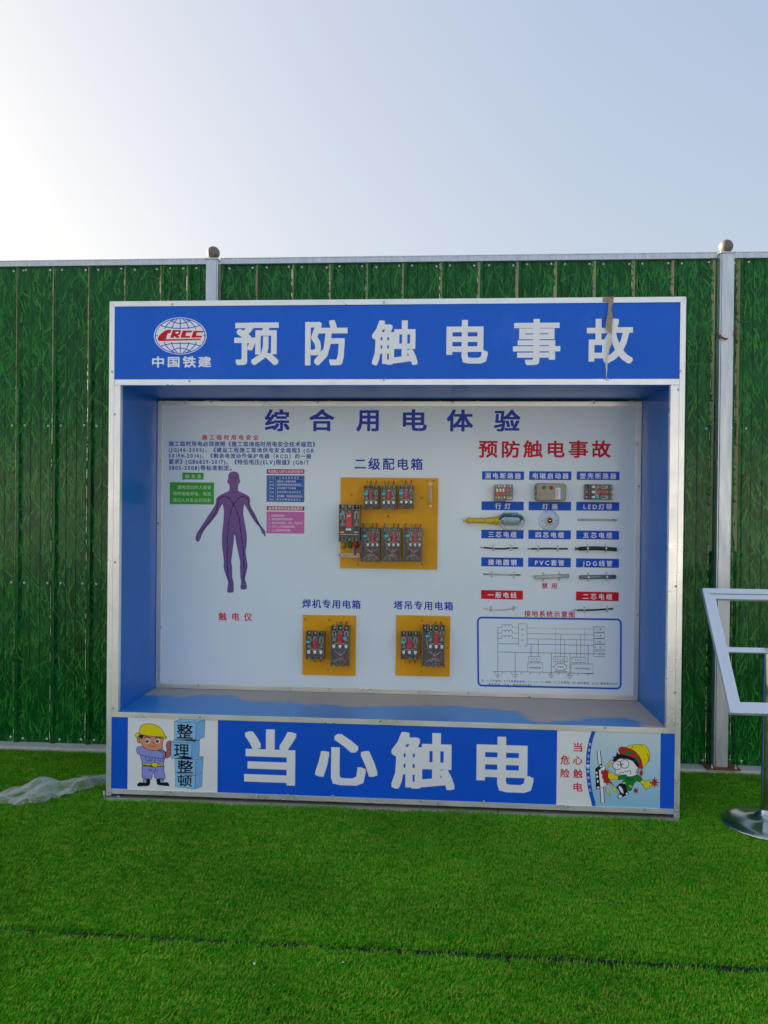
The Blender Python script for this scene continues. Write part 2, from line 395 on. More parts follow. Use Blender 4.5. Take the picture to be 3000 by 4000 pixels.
def make_turf():
    rng = np.random.default_rng(5); n = 250000
    x = rng.uniform(-3.7, 3.4, n); y = 1.5+rng.uniform(0, 1, n)**.85*2.73
    seam = np.interp(x, [p[0] for p in SEAM], [p[1] for p in SEAM])
    wv = .006*np.sin(x*2.1)+.004*np.sin(x*6.3+1)
    keep = (np.abs(y-seam-.002) > .0225+wv*.8)
    keep &= ~((x > -1.60) & (x < 1.14) & (y > 3.565+.006*np.sin(x*9)))
    keep &= (y < 4.235)
    keep &= np.abs(x-(-.12)) < (1.0+.66*y)
    x, y = x[keep], y[keep]; n = len(x)
    me = bpy.data.meshes.new('turf'); me.from_pydata(np.stack([x, y, np.zeros(n)], 1).tolist(), [], [])
    at_ = me.attributes.new('rot', 'FLOAT_VECTOR', 'POINT')
    rz = rng.normal(0, .42, n)
    at_.data.foreach_set('vector', np.stack([rng.normal(0, .12, n), rng.normal(0, .12, n), rz], 1).astype(np.float32).ravel())
    a2 = me.attributes.new('scl', 'FLOAT', 'POINT'); a2.data.foreach_set('value', rng.uniform(.7, 1.15, n).astype(np.float32))
    a3 = me.attributes.new('pick', 'INT', 'POINT'); a3.data.foreach_set('value', rng.choice(5, n, p=[.26, .26, .22, .06, .20]).astype(np.int32))
    o = bpy.data.objects.new('turf', me); COL.objects.link(o)
    ng = bpy.data.node_groups.new('turf_scatter', 'GeometryNodeTree')
    ng.interface.new_socket('Geometry', in_out='INPUT', socket_type='NodeSocketGeometry'); ng.interface.new_socket('Geometry', in_out='OUTPUT', socket_type='NodeSocketGeometry')
    N = ng.nodes; gi = N.new('NodeGroupInput'); go = N.new('NodeGroupOutput'); ip = N.new('GeometryNodeInstanceOnPoints'); jn = N.new('GeometryNodeGeometryToInstance')
    for s_ in range(5):
        oi = N.new('GeometryNodeObjectInfo'); oi.inputs['Object'].default_value = tuft(s_); ng.links.new(oi.outputs['Geometry'], jn.inputs[0])
    def attr(nm, t):
        a = N.new('GeometryNodeInputNamedAttribute'); a.data_type = t; a.inputs['Name'].default_value = nm; return a.outputs['Attribute']
    ng.links.new(gi.outputs[0], ip.inputs['Points']); ng.links.new(jn.outputs[0], ip.inputs['Instance'])
    ip.inputs['Pick Instance'].default_value = True
    ng.links.new(attr('pick', 'INT'), ip.inputs['Instance Index']); ng.links.new(attr('scl', 'FLOAT'), ip.inputs['Scale'])
    e = N.new('FunctionNodeEulerToRotation'); ng.links.new(attr('rot', 'FLOAT_VECTOR'), e.inputs[0]); ng.links.new(e.outputs[0], ip.inputs['Rotation'])
    ng.links.new(ip.outputs[0], go.inputs[0])
    md = o.modifiers.new('scatter', 'NODES'); md.node_group = ng
    tag(o, 'short bright green artificial grass covering the ground in front of the fence', 'grass', kind='stuff')
make_turf()

# ============================================================ FENCE
D3 = 4.337
meas = [-2.461, -2.242, -2.03, -1.816, -1.604, -1.448, -1.256, -1.045, -.838, -.624, -.416, -.213, .001, .212, .424, .635, .847, 1.058, 1.268, 1.489, 1.621]
ribs = [meas[0]-.213*k for k in range(22, 0, -1)] + meas + [meas[-1]+.213*k for k in range(1, 26)]
RD = .016
RIBA = np.array(ribs)
def prof(x):
    i = np.searchsorted(RIBA, x, 'right')-1
    if i < 0: return D3
    t = x-RIBA[i]
    if t < .014: return D3-RD*t/.014
    if t < .030: return D3-RD
    if t < .043: return D3-RD*(1-(t-.030)/.013)
    return D3
fence = empty('fence', (0, D3, 0))
tag(fence, 'tall green corrugated steel fence printed with grass blades, standing behind the blue display stand', 'fence')
FT, FB = 2.800, .022
def child(mb, name, mats, parent=fence, **k):
    o = mb.build(name, mats, None, **k)
    if parent is fence: o.location = (o.location[0], o.location[1]-D3, o.location[2])
    o.parent = parent
    return o
def grass_print(x0, x1, n, rnd):
    b = MB()
    for i in range(n):
        b.m = rnd.choice((0, 0, 0, 1, 1, 2, 2, 2, 3, 4, 4))
        x = rnd.uniform(x0, x1); z = rnd.uniform(FB-.04, FT-.02); L = rnd.uniform(.06, .17)*rnd.uniform(.7, 1); wd = rnd.uniform(.0026, .0062)
        a = math.pi/2+rnd.gauss(0, .38); cv = rnd.gauss(0, 5.0)
        y = -.0003-rnd.random()*.0012; px_, pz_ = x, z; P = []
        for k in range(5):
            ww = wd*(1-k/4)**.7*(1 if k else .5); nx, nz = -math.sin(a), math.cos(a)
            P.append(((px_+nx*ww, pz_+nz*ww), (px_-nx*ww, pz_-nz*ww)) if k < 4 else ((px_, pz_),))
            px_ += math.cos(a)*L/4; pz_ += math.sin(a)*L/4; a += cv*L/4
        flat = [q for p in P for q in p]
        vs = [(q[0], prof(q[0])+y, min(FT-.003, max(FB+.002, q[1]))) for q in flat]
        b.add(vs, [(1, 0, 2, 3), (3, 2, 4, 5), (5, 4, 6, 7), (7, 6, 8)])
    return b
rnd = random.Random(3)
for i in range(len(ribs)-1):
    x0, x1 = ribs[i], ribs[i+1]
    if x0 > 7.0 or x1 < -7: continue
    b = MB(); W_ = x1-x0
    xs = [(x0, D3), (x0+.014, D3-RD), (x0+.030, D3-RD), (x0+.043, D3)]
    for f_ in (.42, .70):
        c_ = x0+W_*f_; xs += [(c_-.003, D3), (c_-.001, D3-.0022), (c_+.001, D3-.0022), (c_+.003, D3)]
    xs = [q for q in xs if q[0] < x1-.002]
    xs.append((x1-.0006, D3))
    jt = .002*rnd.random()
    ft = FT+rnd.uniform(-.001, .003)
    nz = 8
    for k in range(nz+1):
        z = FB+(ft-FB)*k/nz
        wob = .0016*math.sin(z*2.1+i*1.7)+.0012*math.sin(z*5.3+i*.6)
        for j, (x, y) in enumerate(xs): b.v.append((x, y-jt*.3, z))
    n_ = len(xs)
    for k in range(nz):
        for j in range(n_-1):
            b.f.append((k*n_+j, k*n_+j+1, (k+1)*n_+j+1, (k+1)*n_+j)); b.mi.append(1 if j == 0 else 0); b.smooth.append(False)
    p = child(b, 'panel', [M('fence_green'), M('fence_flank')])
    if -3.0 < x0 < 2.6:      # cream strip on the left flank, from the top down to a random height
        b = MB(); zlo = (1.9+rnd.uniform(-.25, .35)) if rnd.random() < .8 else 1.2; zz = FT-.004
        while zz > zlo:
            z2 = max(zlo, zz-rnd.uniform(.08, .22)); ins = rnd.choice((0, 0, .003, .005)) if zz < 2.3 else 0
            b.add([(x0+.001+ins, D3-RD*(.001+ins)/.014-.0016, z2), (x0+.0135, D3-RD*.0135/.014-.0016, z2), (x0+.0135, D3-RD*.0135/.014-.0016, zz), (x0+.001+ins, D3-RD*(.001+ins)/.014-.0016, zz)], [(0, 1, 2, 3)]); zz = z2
        bp = b.build('cream_strip', M('flank_cream'), p)
    if -3.5 < x0 < 3.2:
        gp = grass_print(x0, x1, 1150, rnd).build('grass_print', [M('blade%d' % k) for k in range(5)], None)
        gp.location = (0, 0, 0); gp.parent = p; gp.matrix_parent_inverse = Matrix.Translation((0, D3, 0)); gp.location = (0, -D3, 0)
        gp.matrix_parent_inverse = Matrix.Identity(4); gp.location = (0, 0, 0)
        gp['kind'] = 'stuff'
# rails: white top channel between the posts, two girts behind the sheets
PX = [(-1.318, -1.249), (1.512, 1.586), (-4.20, -4.13), (4.40, 4.47)]
for a, b_ in ((-7, -4.21), (-4.12, -1.321), (-1.246, 1.509), (1.589, 4.39), (4.48, 7)):
    m_ = MB(); m_.box(a, D3-.022, FT-.001, b_, D3+.03, FT+.030); m_.box(a, D3-.025, FT+.028, b_, D3+.033, FT+.032)
    child(m_, 'top_rail', M('galv'))
for z in (.94, 1.86):
    m_ = MB(); m_.box(-7, D3+.006, z, 7, D3+.045, z+.04); child(m_, 'girt', M('galv'))
for a, b_ in PX:
    m_ = MB(); w_ = b_-a
    m_.box(a+.008, 4.270, .012, b_-.008, 4.33, FT+.012); m_.box(a, 4.276, .012, a+.008, 4.33, FT+.012); m_.box(b_-.008, 4.276, .012, b_, 4.33, FT+.012)
    p = child(m_, 'post', M('galv'), bevel=.0015)
    cx = (a+b_)/2
    def sub(mb, name, m, **k):
        o = mb.build(name, m, None, **k); o.parent = p; return o
    c = MB(); c.box(a-.003, 4.264, FT+.012, b_+.003, 4.336, FT+.018); sub(c, 'cap', M('galv'))
    c = MB(); zc = 2.856; r_ = .037
    c.lathe([(FT+.018, .030), (FT+.022, .030), (FT+.025, .024)] + [(zc-r_*math.cos(t), r_*math.sin(t)+(.0001)) for t in [R(28+152*k/12) for k in range(13)]], (cx, 4.30, 0), n=28)
    sub(c, 'ball_finial', M('ball'))
    c = MB(); c.box(a-.045, 4.235, .0285, b_+.055, 4.37, .036); sub(c, 'base_plate', M('rust'), bevel=.001)
    for dx in (a-.02, b_+.03):
        c = MB(); c.lathe([(.036, .008), (.044, .008), (.044, .004), (.056, .004), (.056, .0001)], (dx, 4.25, 0), n=8); sub(c, 'anchor_bolt', M('steel'))
# screws
s0 = MB(); s0.lathe([(0, .0065), (-.003, .006), (-.0045, .003), (-.005, .0001)], (0, 0, 0), 'y', n=10)
sc0 = s0.build('screw', M('screw_white'), fence); sc0.location = (-2.42, -.002, 2.78)
for rx in ribs:
    if not -3.0 < rx < 2.6: continue
    for z in (2.780, 1.876, .960, .052):
        if z < 2.7 and z > .1 and -1.5 < rx < 1.0: continue
        for dx in (-.018, .060):
            if abs(rx+dx-(-1.28)) < .05 or abs(rx+dx-1.55) < .05: continue
            share('screw', sc0, fence, (rx+dx+rnd.uniform(-.004, .004), -.003, z+rnd.uniform(-.004, .004)))
# tie wire on the right post and twig stub
m_ = MB(); m_.tube([(1.508, 4.262, 2.37), (1.520, 4.258, 2.355), (1.535, 4.258, 2.348), (1.548, 4.257, 2.347)], [.004, .004, .005, .006], 6)
child(m_, 'tie_wire', M('rust'))
m_ = MB(); m_.tube([(1.502, 4.28, 2.385), (1.500, 4.26, 2.37), (1.508, 4.262, 2.35)], .006, 6); m_.tube([(1.590, 4.28, 2.40), (1.594, 4.262, 2.385), (1.588, 4.268, 2.365)], .006, 6)
child(m_, 'wire_knot', M('rust'))

# added out of view, mirrored in the glossy sheets: the hoarding to the left and the row of site cabins facing the stand
b = MB()
def corr(p0, p1, n, h):
    p0, p1 = Vector(p0), Vector(p1); d = (p1-p0)/n; nn = Vector((-d.y, d.x)).normalized()
    for k in range(n):
        a = p0+d*k; q = [a, a+d*.07, a+d*.15, a+d*.22, a+d]; o_ = [0, .018, .018, 0, 0]
        vs = [((q_+nn*w_).x, (q_+nn*w_).y, z) for q_, w_ in zip(q, o_) for z in (0, h)]
        b.add(vs, [(2*i, 2*i+2, 2*i+3, 2*i+1) for i in range(4)])
corr((-11.5, 4.34), (-11.5, -9), 62, 2.85)
tag(b.build('unseen_hoarding', M('blade2')), kind='structure')
mat('unseen_cabin_wall', (.78, .77, .73), .6, var=.05, scale=.6); mat('unseen_cabin_roof', (.02, .07, .16), .5); mat('unseen_cabin_glass', (.03, .04, .05), .1)
cab = empty('site_cabins', (0, -11, 0)); tag(cab, 'white single-storey site cabin row with dark blue roof, mirrored faintly in the glossy fence sheets', 'building')
def cpart(b, n_, m_):
    o = b.build(n_, M(m_)); o.location = (0, 11, 0); o.parent = cab
b = MB(); b.box(-16, -16, 0, 16, -11, 2.85); cpart(b, 'unseen_wall', 'unseen_cabin_wall')
b = MB(); b.add([(-16.4, -10.6, 2.852), (16.4, -10.6, 2.852), (16.4, -10.6, 3.0), (-16.4, -10.6, 3.0), (-16.4, -13.5, 3.75), (16.4, -13.5, 3.75), (-16.4, -16.4, 2.852), (16.4, -16.4, 2.852)], [(0, 1, 2, 3)[::-1], (3, 2, 5, 4)[::-1], (4, 5, 7, 6)[::-1], (0, 6, 7, 1)[::-1], (0, 3, 4, 6)[::-1], (1, 7, 5, 2)[::-1]]); cpart(b, 'unseen_roof', 'unseen_cabin_roof')
for k in range(8):
    x = -14.2+k*4
    b = MB(); b.box(x, -10.99, .02, x+.85, -10.95, 2.05); cpart(b, 'unseen_door', 'unseen_cabin_roof')
    b = MB(); b.box(x+1.4, -10.99, .95, x+2.5, -10.96, 1.95); cpart(b, 'unseen_window', 'unseen_cabin_glass')

# ============================================================ DISPLAY STAND
D1, D2 = 3.62, 4.128
XL, XR = -1.588, 1.130
IL, IR = -1.5347, 1.0690            # faces of the side walls
ZT, ZB = 2.4035, .021
ZC, ZS = 2.0035, .4185              # ceiling and shelf
stand = empty('display_stand', ((XL+XR)/2, 3.9, 0))
tag(stand, 'wide blue safety display stand with recessed printed board, big white lettering and aluminium edging', 'display stand')
SO = Vector(stand.location)
def part(mb, name, m, parent=stand, **k):
    o = mb.build(name, m, None, **k)
    o.parent = parent
    if parent is stand: o.location = o.location - SO
    return o
def spart(mb, name, m, parent, **k):     # sub-part: parent's own origin already undone
    o = mb.build(name, m, None, **k); o.parent = parent; return o
# carcass
for x0, x1 in ((XL+.006, IL), (IR, XR-.006)):
    b = MB(); b.box(x0, D1+.012, ZS-.4, x1, 4.165, ZT-.006); b.v = [(x, y, max(z, .03)) for x, y, z in b.v]
    part(b, 'side_wall', M('wall_blue'))
b = MB(); b.box(IL+.001, D1+.012, ZC, IR-.001, 4.165, ZC+.03); part(b, 'ceiling_panel', M('wall_blue'))
b = MB(); b.box(XL+.008, D1+.012, ZT-.03, XR-.008, 4.163, ZT-.008); part(b, 'roof_panel', M('wall_blue'))
# header: blue banner board
HP = MB(); HP.box(XL+.02, D1+.004, ZC-.006, XR-.02, D1+.018, ZT-.004); header = part(HP, 'header_panel', M('banner_blue'))
# shelf with wind-blown sand
def shelf_mat():
    m = mat('shelf', (.05, .15, .42), .4, coat=.1, coat_r=.15, spec=.25); n = m.node_tree; P = n.nodes['Principled BSDF']
    ge = n.nodes.new('ShaderNodeNewGeometry'); sp = n.nodes.new('ShaderNodeSeparateXYZ'); n.links.new(ge.outputs['Position'], sp.inputs[0])
    t = n.nodes.new('ShaderNodeTexNoise'); t.noise_dimensions = '2D'; t.inputs['Scale'].default_value = 1.0; t.inputs['Detail'].default_value = 7; t.inputs['Roughness'].default_value = .55
    mp = n.nodes.new('ShaderNodeMapping'); mp.inputs['Scale'].default_value = (2.2, 3.2, 1); mp.inputs['Location'].default_value = (3.1, 1.3, 0)
    n.links.new(ge.outputs['Position'], mp.inputs[0]); n.links.new(mp.outputs[0], t.inputs['Vector'])
    def math_(op, a, b): 
        q = n.nodes.new('ShaderNodeMath'); q.operation = op
        for i, v in enumerate((a, b)):
            if isinstance(v, (int, float)): q.inputs[i].default_value = v
            else: n.links.new(v, q.inputs[i])
        return q.outputs[0]
    dy = math_('MULTIPLY', math_('SUBTRACT', sp.outputs['Y'], 3.86), 1.55)
    dx = math_('MULTIPLY', math_('ADD', sp.outputs['X'], .2), .16)
    f = math_('ADD', math_('ADD', t.outputs['Fac'], dy), dx)
    r = n.nodes.new('ShaderNodeMapRange'); r.inputs['From Min'].default_value = .41; r.inputs['From Max'].default_value = .51; n.links.new(f, r.inputs['Value'])
    t2 = n.nodes.new('ShaderNodeTexNoise'); t2.inputs['Scale'].default_value = 120; n.links.new(ge.outputs['Position'], t2.inputs['Vector'])
    f2 = math_('MULTIPLY', r.outputs[0], math_('ADD', math_('MULTIPLY', t2.outputs['Fac'], .5), .62))
    mx = n.nodes.new('ShaderNodeMix'); mx.data_type = 'RGBA'; mx.inputs['A'].default_value = (.02, .27, .66, 1); mx.inputs['B'].default_value = (.68, .53, .37, 1); n.links.new(f2, mx.inputs['Factor'])
    n.links.new(mx.outputs['Result'], P.inputs['Base Color'])
    q = n.nodes.new('ShaderNodeMapRange'); q.inputs['To Min'].default_value = .32; q.inputs['To Max'].default_value = .8; n.links.new(f2, q.inputs['Value']); n.links.new(q.outputs[0], P.inputs['Roughness'])
    cw = n.nodes.new('ShaderNodeMapRange'); cw.inputs['To Min'].default_value = .1; cw.inputs['To Max'].default_value = 0; n.links.new(f2, cw.inputs['Value']); n.links.new(cw.outputs[0], P.inputs['Coat Weight'])
    return m
b = MB(); b.box(IL+.001, D1+.014, ZS-.025, IR-.001, 4.16, ZS-.002); part(b, 'shelf', shelf_mat())
b = MB(); b.box(XL+.02, D1+.004, ZB+.004, XR-.02, D1+.018, ZS-.004); footer = part(b, 'footer_panel', M('banner_blue_low'))
b = MB(); b.box(IL+.0015, D2, ZS-.001, IR-.0015, D2+.02, ZC-.011); board = part(b, 'back_board', M('board_white'))
YB = D2-.0003; YH = D1+.0037
# legs behind the footer
for x0, x1 in ((XL+.022, XL+.055), (XR-.055, XR-.022)):
    for y0 in (D1+.02, 4.10):
        b = MB(); b.box(x0, y0, .004, x1, y0+.04, .030 if y0 < 4 else .03); part(b, 'leg', M('wall_blue'))
for x in (XL-.012, XL+.06):
    b = MB(); b.lathe([(.004, .011), (.010, .011), (.010, .007), (.030, .006), (.030, .0001)], (x, D1+.01, 0), n=8); part(b, 'foot_bolt', M('steel'))
# edging
def strip(x0, z0, x1, z1, name='edge_trim', y=D1, t=.0035, m='alu', joint=None):
    b = MB(); b.box(x0, y, z0, x1, y+t, z1); return part(b, name, M(m), bevel=.0008)
TW = .0252
def mitre(pts, name='edge_trim', y=D1, t=.0035, m='alu'):
    b = MB(); n_ = len(pts); b.v = [(x, y, z) for x, z in pts]+[(x, y+t, z) for x, z in pts]
    fs = [tuple(range(n_)), tuple(range(n_, 2*n_))[::-1]]+[(i, i+n_, (i+1) % n_+n_, (i+1) % n_) for i in range(n_)]
    b.f = fs; b.mi = [0]*len(fs); b.smooth = [False]*len(fs)
    return part(b, name, M(m), bevel=.0006)
g_ = .0006
mitre([(XL+g_, ZT), (XL+TW, ZT-TW), (XR-TW, ZT-TW), (XR-g_, ZT)])
mitre([(XL, .010), (XL+TW, .010), (XL+TW, ZT-TW-g_*1.5), (XL, ZT-g_*1.5)])
mitre([(XR-TW, .0), (XR, .0), (XR, ZT-g_*1.5), (XR-TW, ZT-TW-g_*1.5)])
strip(XL+TW+g_, ZC-.004, XR-TW-g_, ZC+TW-.002)                    # under the header
strip(XL+TW+g_, ZS-TW, XR-TW-g_, ZS)                              # above the footer
strip(XL+TW+g_, ZB, XL+TW+.90, ZB+TW-.001); strip(XL+TW+.9012, ZB, XR-TW-g_, ZB+TW-.001)   # foot, two lengths
strip(XL+TW+g_, ZS+g_, IL+.0035, ZC-.005, y=D1+.0005); strip(IR-.0035, ZS+g_, XR-TW-g_, ZC-.005, y=D1+.0005)
# returns of the angle on the outer faces and into the opening
for x in (XL+.0005, XR-.0035):
    b = MB(); b.box(x, D1+.004, .012, x+.003, D1+.03, ZT-.002); part(b, 'edge_return', M('alu'))
b = MB(); b.box(IL+.0005, D1+.0045, ZS+.001, IL+.003, D1+.03, ZC-.006); part(b, 'edge_return', M('alu'))
b = MB(); b.box(IR-.003, D1+.0045, ZS+.001, IR-.0005, D1+.03, ZC-.006); part(b, 'edge_return', M('alu'))
b = MB(); b.box(XL+.003, D1+.004, ZT-.0035, XR-.003, D1+.03, ZT-.0005); part(b, 'edge_return', M('alu'))
# corner posts at the back of the stand carcass + back sheet
b = MB(); b.box(XL+.008, 4.150, .03, XR-.008, 4.162, ZS-.03); part(b, 'back_sheet', M('wall_blue'))
# trim round the back board
TB = .029
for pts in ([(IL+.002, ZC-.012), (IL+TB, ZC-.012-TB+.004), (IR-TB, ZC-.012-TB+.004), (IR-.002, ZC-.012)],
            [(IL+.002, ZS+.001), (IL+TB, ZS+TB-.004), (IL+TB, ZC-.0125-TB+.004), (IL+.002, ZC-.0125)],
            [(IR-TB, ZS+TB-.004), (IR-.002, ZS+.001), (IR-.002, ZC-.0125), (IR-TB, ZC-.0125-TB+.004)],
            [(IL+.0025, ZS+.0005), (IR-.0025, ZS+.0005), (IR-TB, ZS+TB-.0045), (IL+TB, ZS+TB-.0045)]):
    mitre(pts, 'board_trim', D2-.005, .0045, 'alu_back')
s1 = MB(); s1.lathe([(0, .0062), (-.002, .0058), (-.0038, .003), (-.004, .0001)], (0, 0, 0), 'y', n=10)
sc1 = None
SCR = [(673, 1188), (1500, 1181), (740, 1488), (1500, 1484), (2371, 1481), (438, 1452), (448, 1618), (449, 2196), (2657, 1448), (2650, 1522), (2640, 2290), (2637, 2704), (442, 2766), (428, 3093), (781, 2800), (1488, 2814), (2364, 2843), (668, 3095), (1126, 3107), (1300, 3110), (1890, 3131), (2518, 3162), (2640, 3168)]
for px, py in SCR:
    x, z = at(px, py, D1); l = (x-SO.x, D1+.0005-SO.y, z)
    if sc1 is None: sc1 = part(s1, 'screw', M('steel')); sc1.location = l
    else: share('screw', sc1, stand, l)
for px, py in [(825, 1571), (1241, 1572), (1768, 1572), (2320, 1574), (628, 1798), (628, 2450), (775, 2677), (1287, 2692), (1830, 2706), (2495, 1900), (2490, 2400)]:
    x, z = at(px, py, D2-.005); share('screw', sc1, stand, (x-SO.x, D2-.0045-SO.y, z))

# ---- header print
for c, px in zip('预防触电事故', [(914, 1259, 1089, 1427), (1191, 1249, 1358, 1428), (1452, 1250, 1633, 1428), (1743, 1249, 1907, 1421), (2003, 1245, 2190, 1427), (2291, 1244, 2474, 1421)]):
    text(header, c, px, YH, 'print_white', .030, 'letter')
for c, px in zip('中国铁建', [(594, 1392, 641, 1436), (655, 1394, 702, 1435), (713, 1391, 766, 1436), (774, 1392, 825, 1435)]):
    text(header, c, px, YH, 'print_white', .030, 'letter')
def Z3(px, py): return at(550+px/5.53, 1200+py/5.531, YH)      # logo measured in an enlargement
def ell(cx, cy, rx, ry, n=56, a0=0, a1=360): return [Z3(cx+rx*math.cos(R(a0+(a1-a0)*k/(n if a1-a0 == 360 else n-1))), cy-ry*math.sin(R(a0+(a1-a0)*k/(n if a1-a0 == 360 else n-1)))) for k in range(n)]
CX, CY = 852, 621
b = MB(); b.poly(ell(CX, CY, 568, 400), YH); em = spart(b, 'emblem', M('print_white'), header)
b = MB(); b.stroke(ell(CX, CY, 538, 376), .0042, YH-LAY, True)
lw = .0042
def clipell(pts): return [p for p in pts if ((p[0]-CX)/538)**2+((p[1]-CY)/374)**2 <= 1.0]
for x in (510, 668, 852, 1040, 1195):
    k = (x-CX)
    for sg in (-1, 1):
        y0 = 150 if sg < 0 else -130
        pts = []
        for j in range(14):
            t = j/13; yy = (CY-152+(-224)*t) if sg < 0 else (CY+132+243*t)
            s_ = math.sqrt(max(0, 1-((yy-CY)/376)**2)); x_ = CX+k*s_/math.sqrt(1-(140/376)**2)
            pts.append((x_, yy))
        b.stroke([Z3(*p) for p in clipell(pts)], lw, YH-LAY)
for pts in ([(425, 395), (560, 430), (700, 450), (852, 457), (1005, 450), (1140, 430), (1280, 393)], [(640, 285), (720, 325), (790, 345), (852, 349), (915, 345), (990, 325), (1075, 283)],
            [(425, 845), (560, 805), (700, 785), (852, 780), (1005, 785), (1140, 800), (1285, 838)], [(650, 955), (720, 915), (790, 892), (852, 886), (915, 892), (1000, 915), (1080, 955)]):
    b.stroke([Z3(*p) for p in spline(pts, 3, False)], lw, YH-LAY)
b.stroke([Z3(300, 618), Z3(368, 618)], lw, YH-LAY); b.stroke([Z3(1350, 615), Z3(1405, 615)], lw, YH-LAY)
spart(b, 'emblem_grid', M('banner_blue_low'), header)
b = MB()
for pts in (spline([(365, 690), (375, 650), (420, 590), (480, 540), (540, 500), (590, 487)], 4, False)+[(665, 487), (640, 557), (592, 562), (578, 575), (542, 693), (1300, 678), (1293, 708), (430, 733), (395, 728), (370, 712)],
            [(690, 493), (868, 493), (850, 590), (800, 612), (840, 638), (828, 662), (770, 662), (722, 622), (712, 662), (636, 662)],
            [(905, 503), (1110, 506), (1092, 550), (985, 547), (962, 615), (1068, 622), (1060, 660), (858, 660)],
            [(1140, 510), (1358, 512), (1342, 546), (1212, 549), (1192, 610), (1328, 618), (1310, 655), (1090, 660)]):
    b.poly([Z3(*p) for p in pts], YH-2*LAY)
spart(b, 'emblem_letters', M('ink_redlab'), header)
b = MB(); b.poly([Z3(*p) for p in [(757, 532), (822, 532), (815, 568), (748, 568)]], YH-3*LAY); spart(b, 'emblem_counter', M('print_white'), header)

# ---- footer print
YF = D1+.0037
F0 = rect(440, 2795, 500, 3095, YF)
def fx(px, py): return at(px, py, YF)[0]
zt_, zb_ = ZS-.004, ZB+.006
b = MB(); xa, xb = fx(499, 2950), fx(850, 2950); b.poly([(xa, zb_), (xb, zb_), (xb, zt_), (xa, zt_)], YF); spart(b, 'white_ground', M('panel_white'), footer)
b = MB(); xa, xb = fx(2175, 3000), fx(2579, 3000); b.poly([(xa, zb_), (xb, zb_), (xb, zt_), (xa, zt_)], YF); spart(b, 'white_ground', M('panel_white'), footer)
for c, px in zip('当心触电', [(953, 2848, 1158, 3067), (1230, 2866, 1476, 3069), (1527, 2860, 1778, 3086), (1860, 2877, 2086, 3096)]):
    text(footer, c, px, YF, 'print_white', .034, 'letter')
# worker pushing the boxes
def A(px, py): return at(440+px/3.606, 2790+py/3.606, YF)
def AL(pts): return [A(*p) for p in pts]
def fill(pts, m, lay, parent=footer, T=AL, name='print_shape', sm=True, line=True, lw=.0024, lm='ink_navy'):
    q = spline(pts, 4) if sm else pts
    b = MB(); b.m = 0; b.poly(T(q), YF-lay*LAY)
    if line: b.m = 1; b.stroke(T(q), lw, YF-(lay+.5)*LAY, True)
    return spart(b, name, [M(m), M(lm)], parent)
def lines(L, m='ink_navy', lw=.0022, lay=8, parent=footer, T=AL, name='print_lines', sm=True):
    b = MB()
    for pts in L: b.stroke(T(spline(pts, 4, False) if sm and len(pts) > 2 else pts), lw, YF-lay*LAY)
    return spart(b, name, M(m), parent)
fill([(870, 103), (965, 66), (1305, 75), (1290, 322), (1170, 380), (870, 362)], 'ink_box', 1, name='print_box', sm=False, lw=.0018)
fill([(822, 393), (870, 358), (1228, 355), (1220, 582), (1110, 632), (820, 617)], 'ink_box', 1, name='print_box', sm=False, lw=.0018)
fill([(872, 625), (1215, 592), (1278, 597), (1265, 815), (1165, 862), (882, 825)], 'ink_box', 1, name='print_box', sm=False, lw=.0018)
fill([(882, 826), (1165, 863), (1265, 816), (1256, 1022), (1160, 1054), (885, 1020)], 'ink_box', 1.3, name='print_box', sm=False, lw=.0018)
b = MB()
for q in ([(1178, 124), (1303, 78), (1288, 322), (1170, 378)], [(1120, 405), (1226, 357), (1218, 582), (1112, 630)], [(1172, 640), (1276, 600), (1264, 814), (1165, 860)], [(1166, 864), (1264, 818), (1254, 1021), (1160, 1052)]): b.poly(AL(q), YF-2.2*LAY)
spart(b, 'print_box_side', M('ink_box2'), footer)
lines([[(870, 103), (1178, 124)], [(1178, 124), (1305, 75)], [(1178, 124), (1170, 380)], [(822, 393), (1120, 405)], [(1120, 405), (1228, 357)], [(1120, 405), (1110, 632)], [(872, 625), (1172, 640)], [(1172, 640), (1278, 598)], [(1172, 640), (1165, 862)], [(1165, 862), (1160, 1054)]], lw=.0018, lay=3)
b = MB()
for c, (x0, y0, x1, y1) in zip('整理整顿', [(905, 138, 1130, 340), (865, 425, 1078, 607), (912, 648, 1135, 825), (915, 855, 1120, 1015)]):
    p0 = A(x0, y1); p1 = A(x1, y0); text_into(b, c, p0[0], p0[1], p1[0], p1[1], YF-3*LAY, .012)
spart(b, 'box_lettering', M('ink_black'), footer)
fill([(755, 430), (775, 385), (820, 378), (822, 470), (800, 490), (770, 500)], 'ink_skin2', 3)
fill([(745, 540), (780, 500), (815, 475), (818, 560), (790, 605), (745, 610)], 'ink_skin2', 4)
fill([(400, 560), (560, 560), (735, 585), (730, 640), (715, 700), (712, 735), (560, 730), (425, 725), (415, 670), (400, 620)], 'ink_shirt', 3)
fill([(425, 725), (570, 740), (716, 730), (722, 800), (738, 900), (690, 918), (600, 900), (585, 840), (575, 815), (560, 850), (545, 915), (480, 918), (420, 895), (415, 820)], 'ink_shirt', 3.2)
fill([(338, 500), (350, 465), (390, 455), (560, 490), (700, 515), (745, 540), (745, 600), (700, 622), (560, 605), (400, 575), (350, 550)], 'ink_shirt', 4)
fill([(640, 505), (680, 492), (730, 515), (735, 545), (690, 530)], 'ink_shirt', 4.4)
fill([(420, 690), (555, 698), (555, 722), (425, 715)], 'ink_yellow', 4.5, sm=False); fill([(630, 702), (715, 707), (715, 728), (630, 730)], 'ink_yellow', 4.5, sm=False)
fill([(560, 685), (600, 680), (632, 690), (630, 735), (590, 742), (552, 725)], 'ink_yellow', 5)
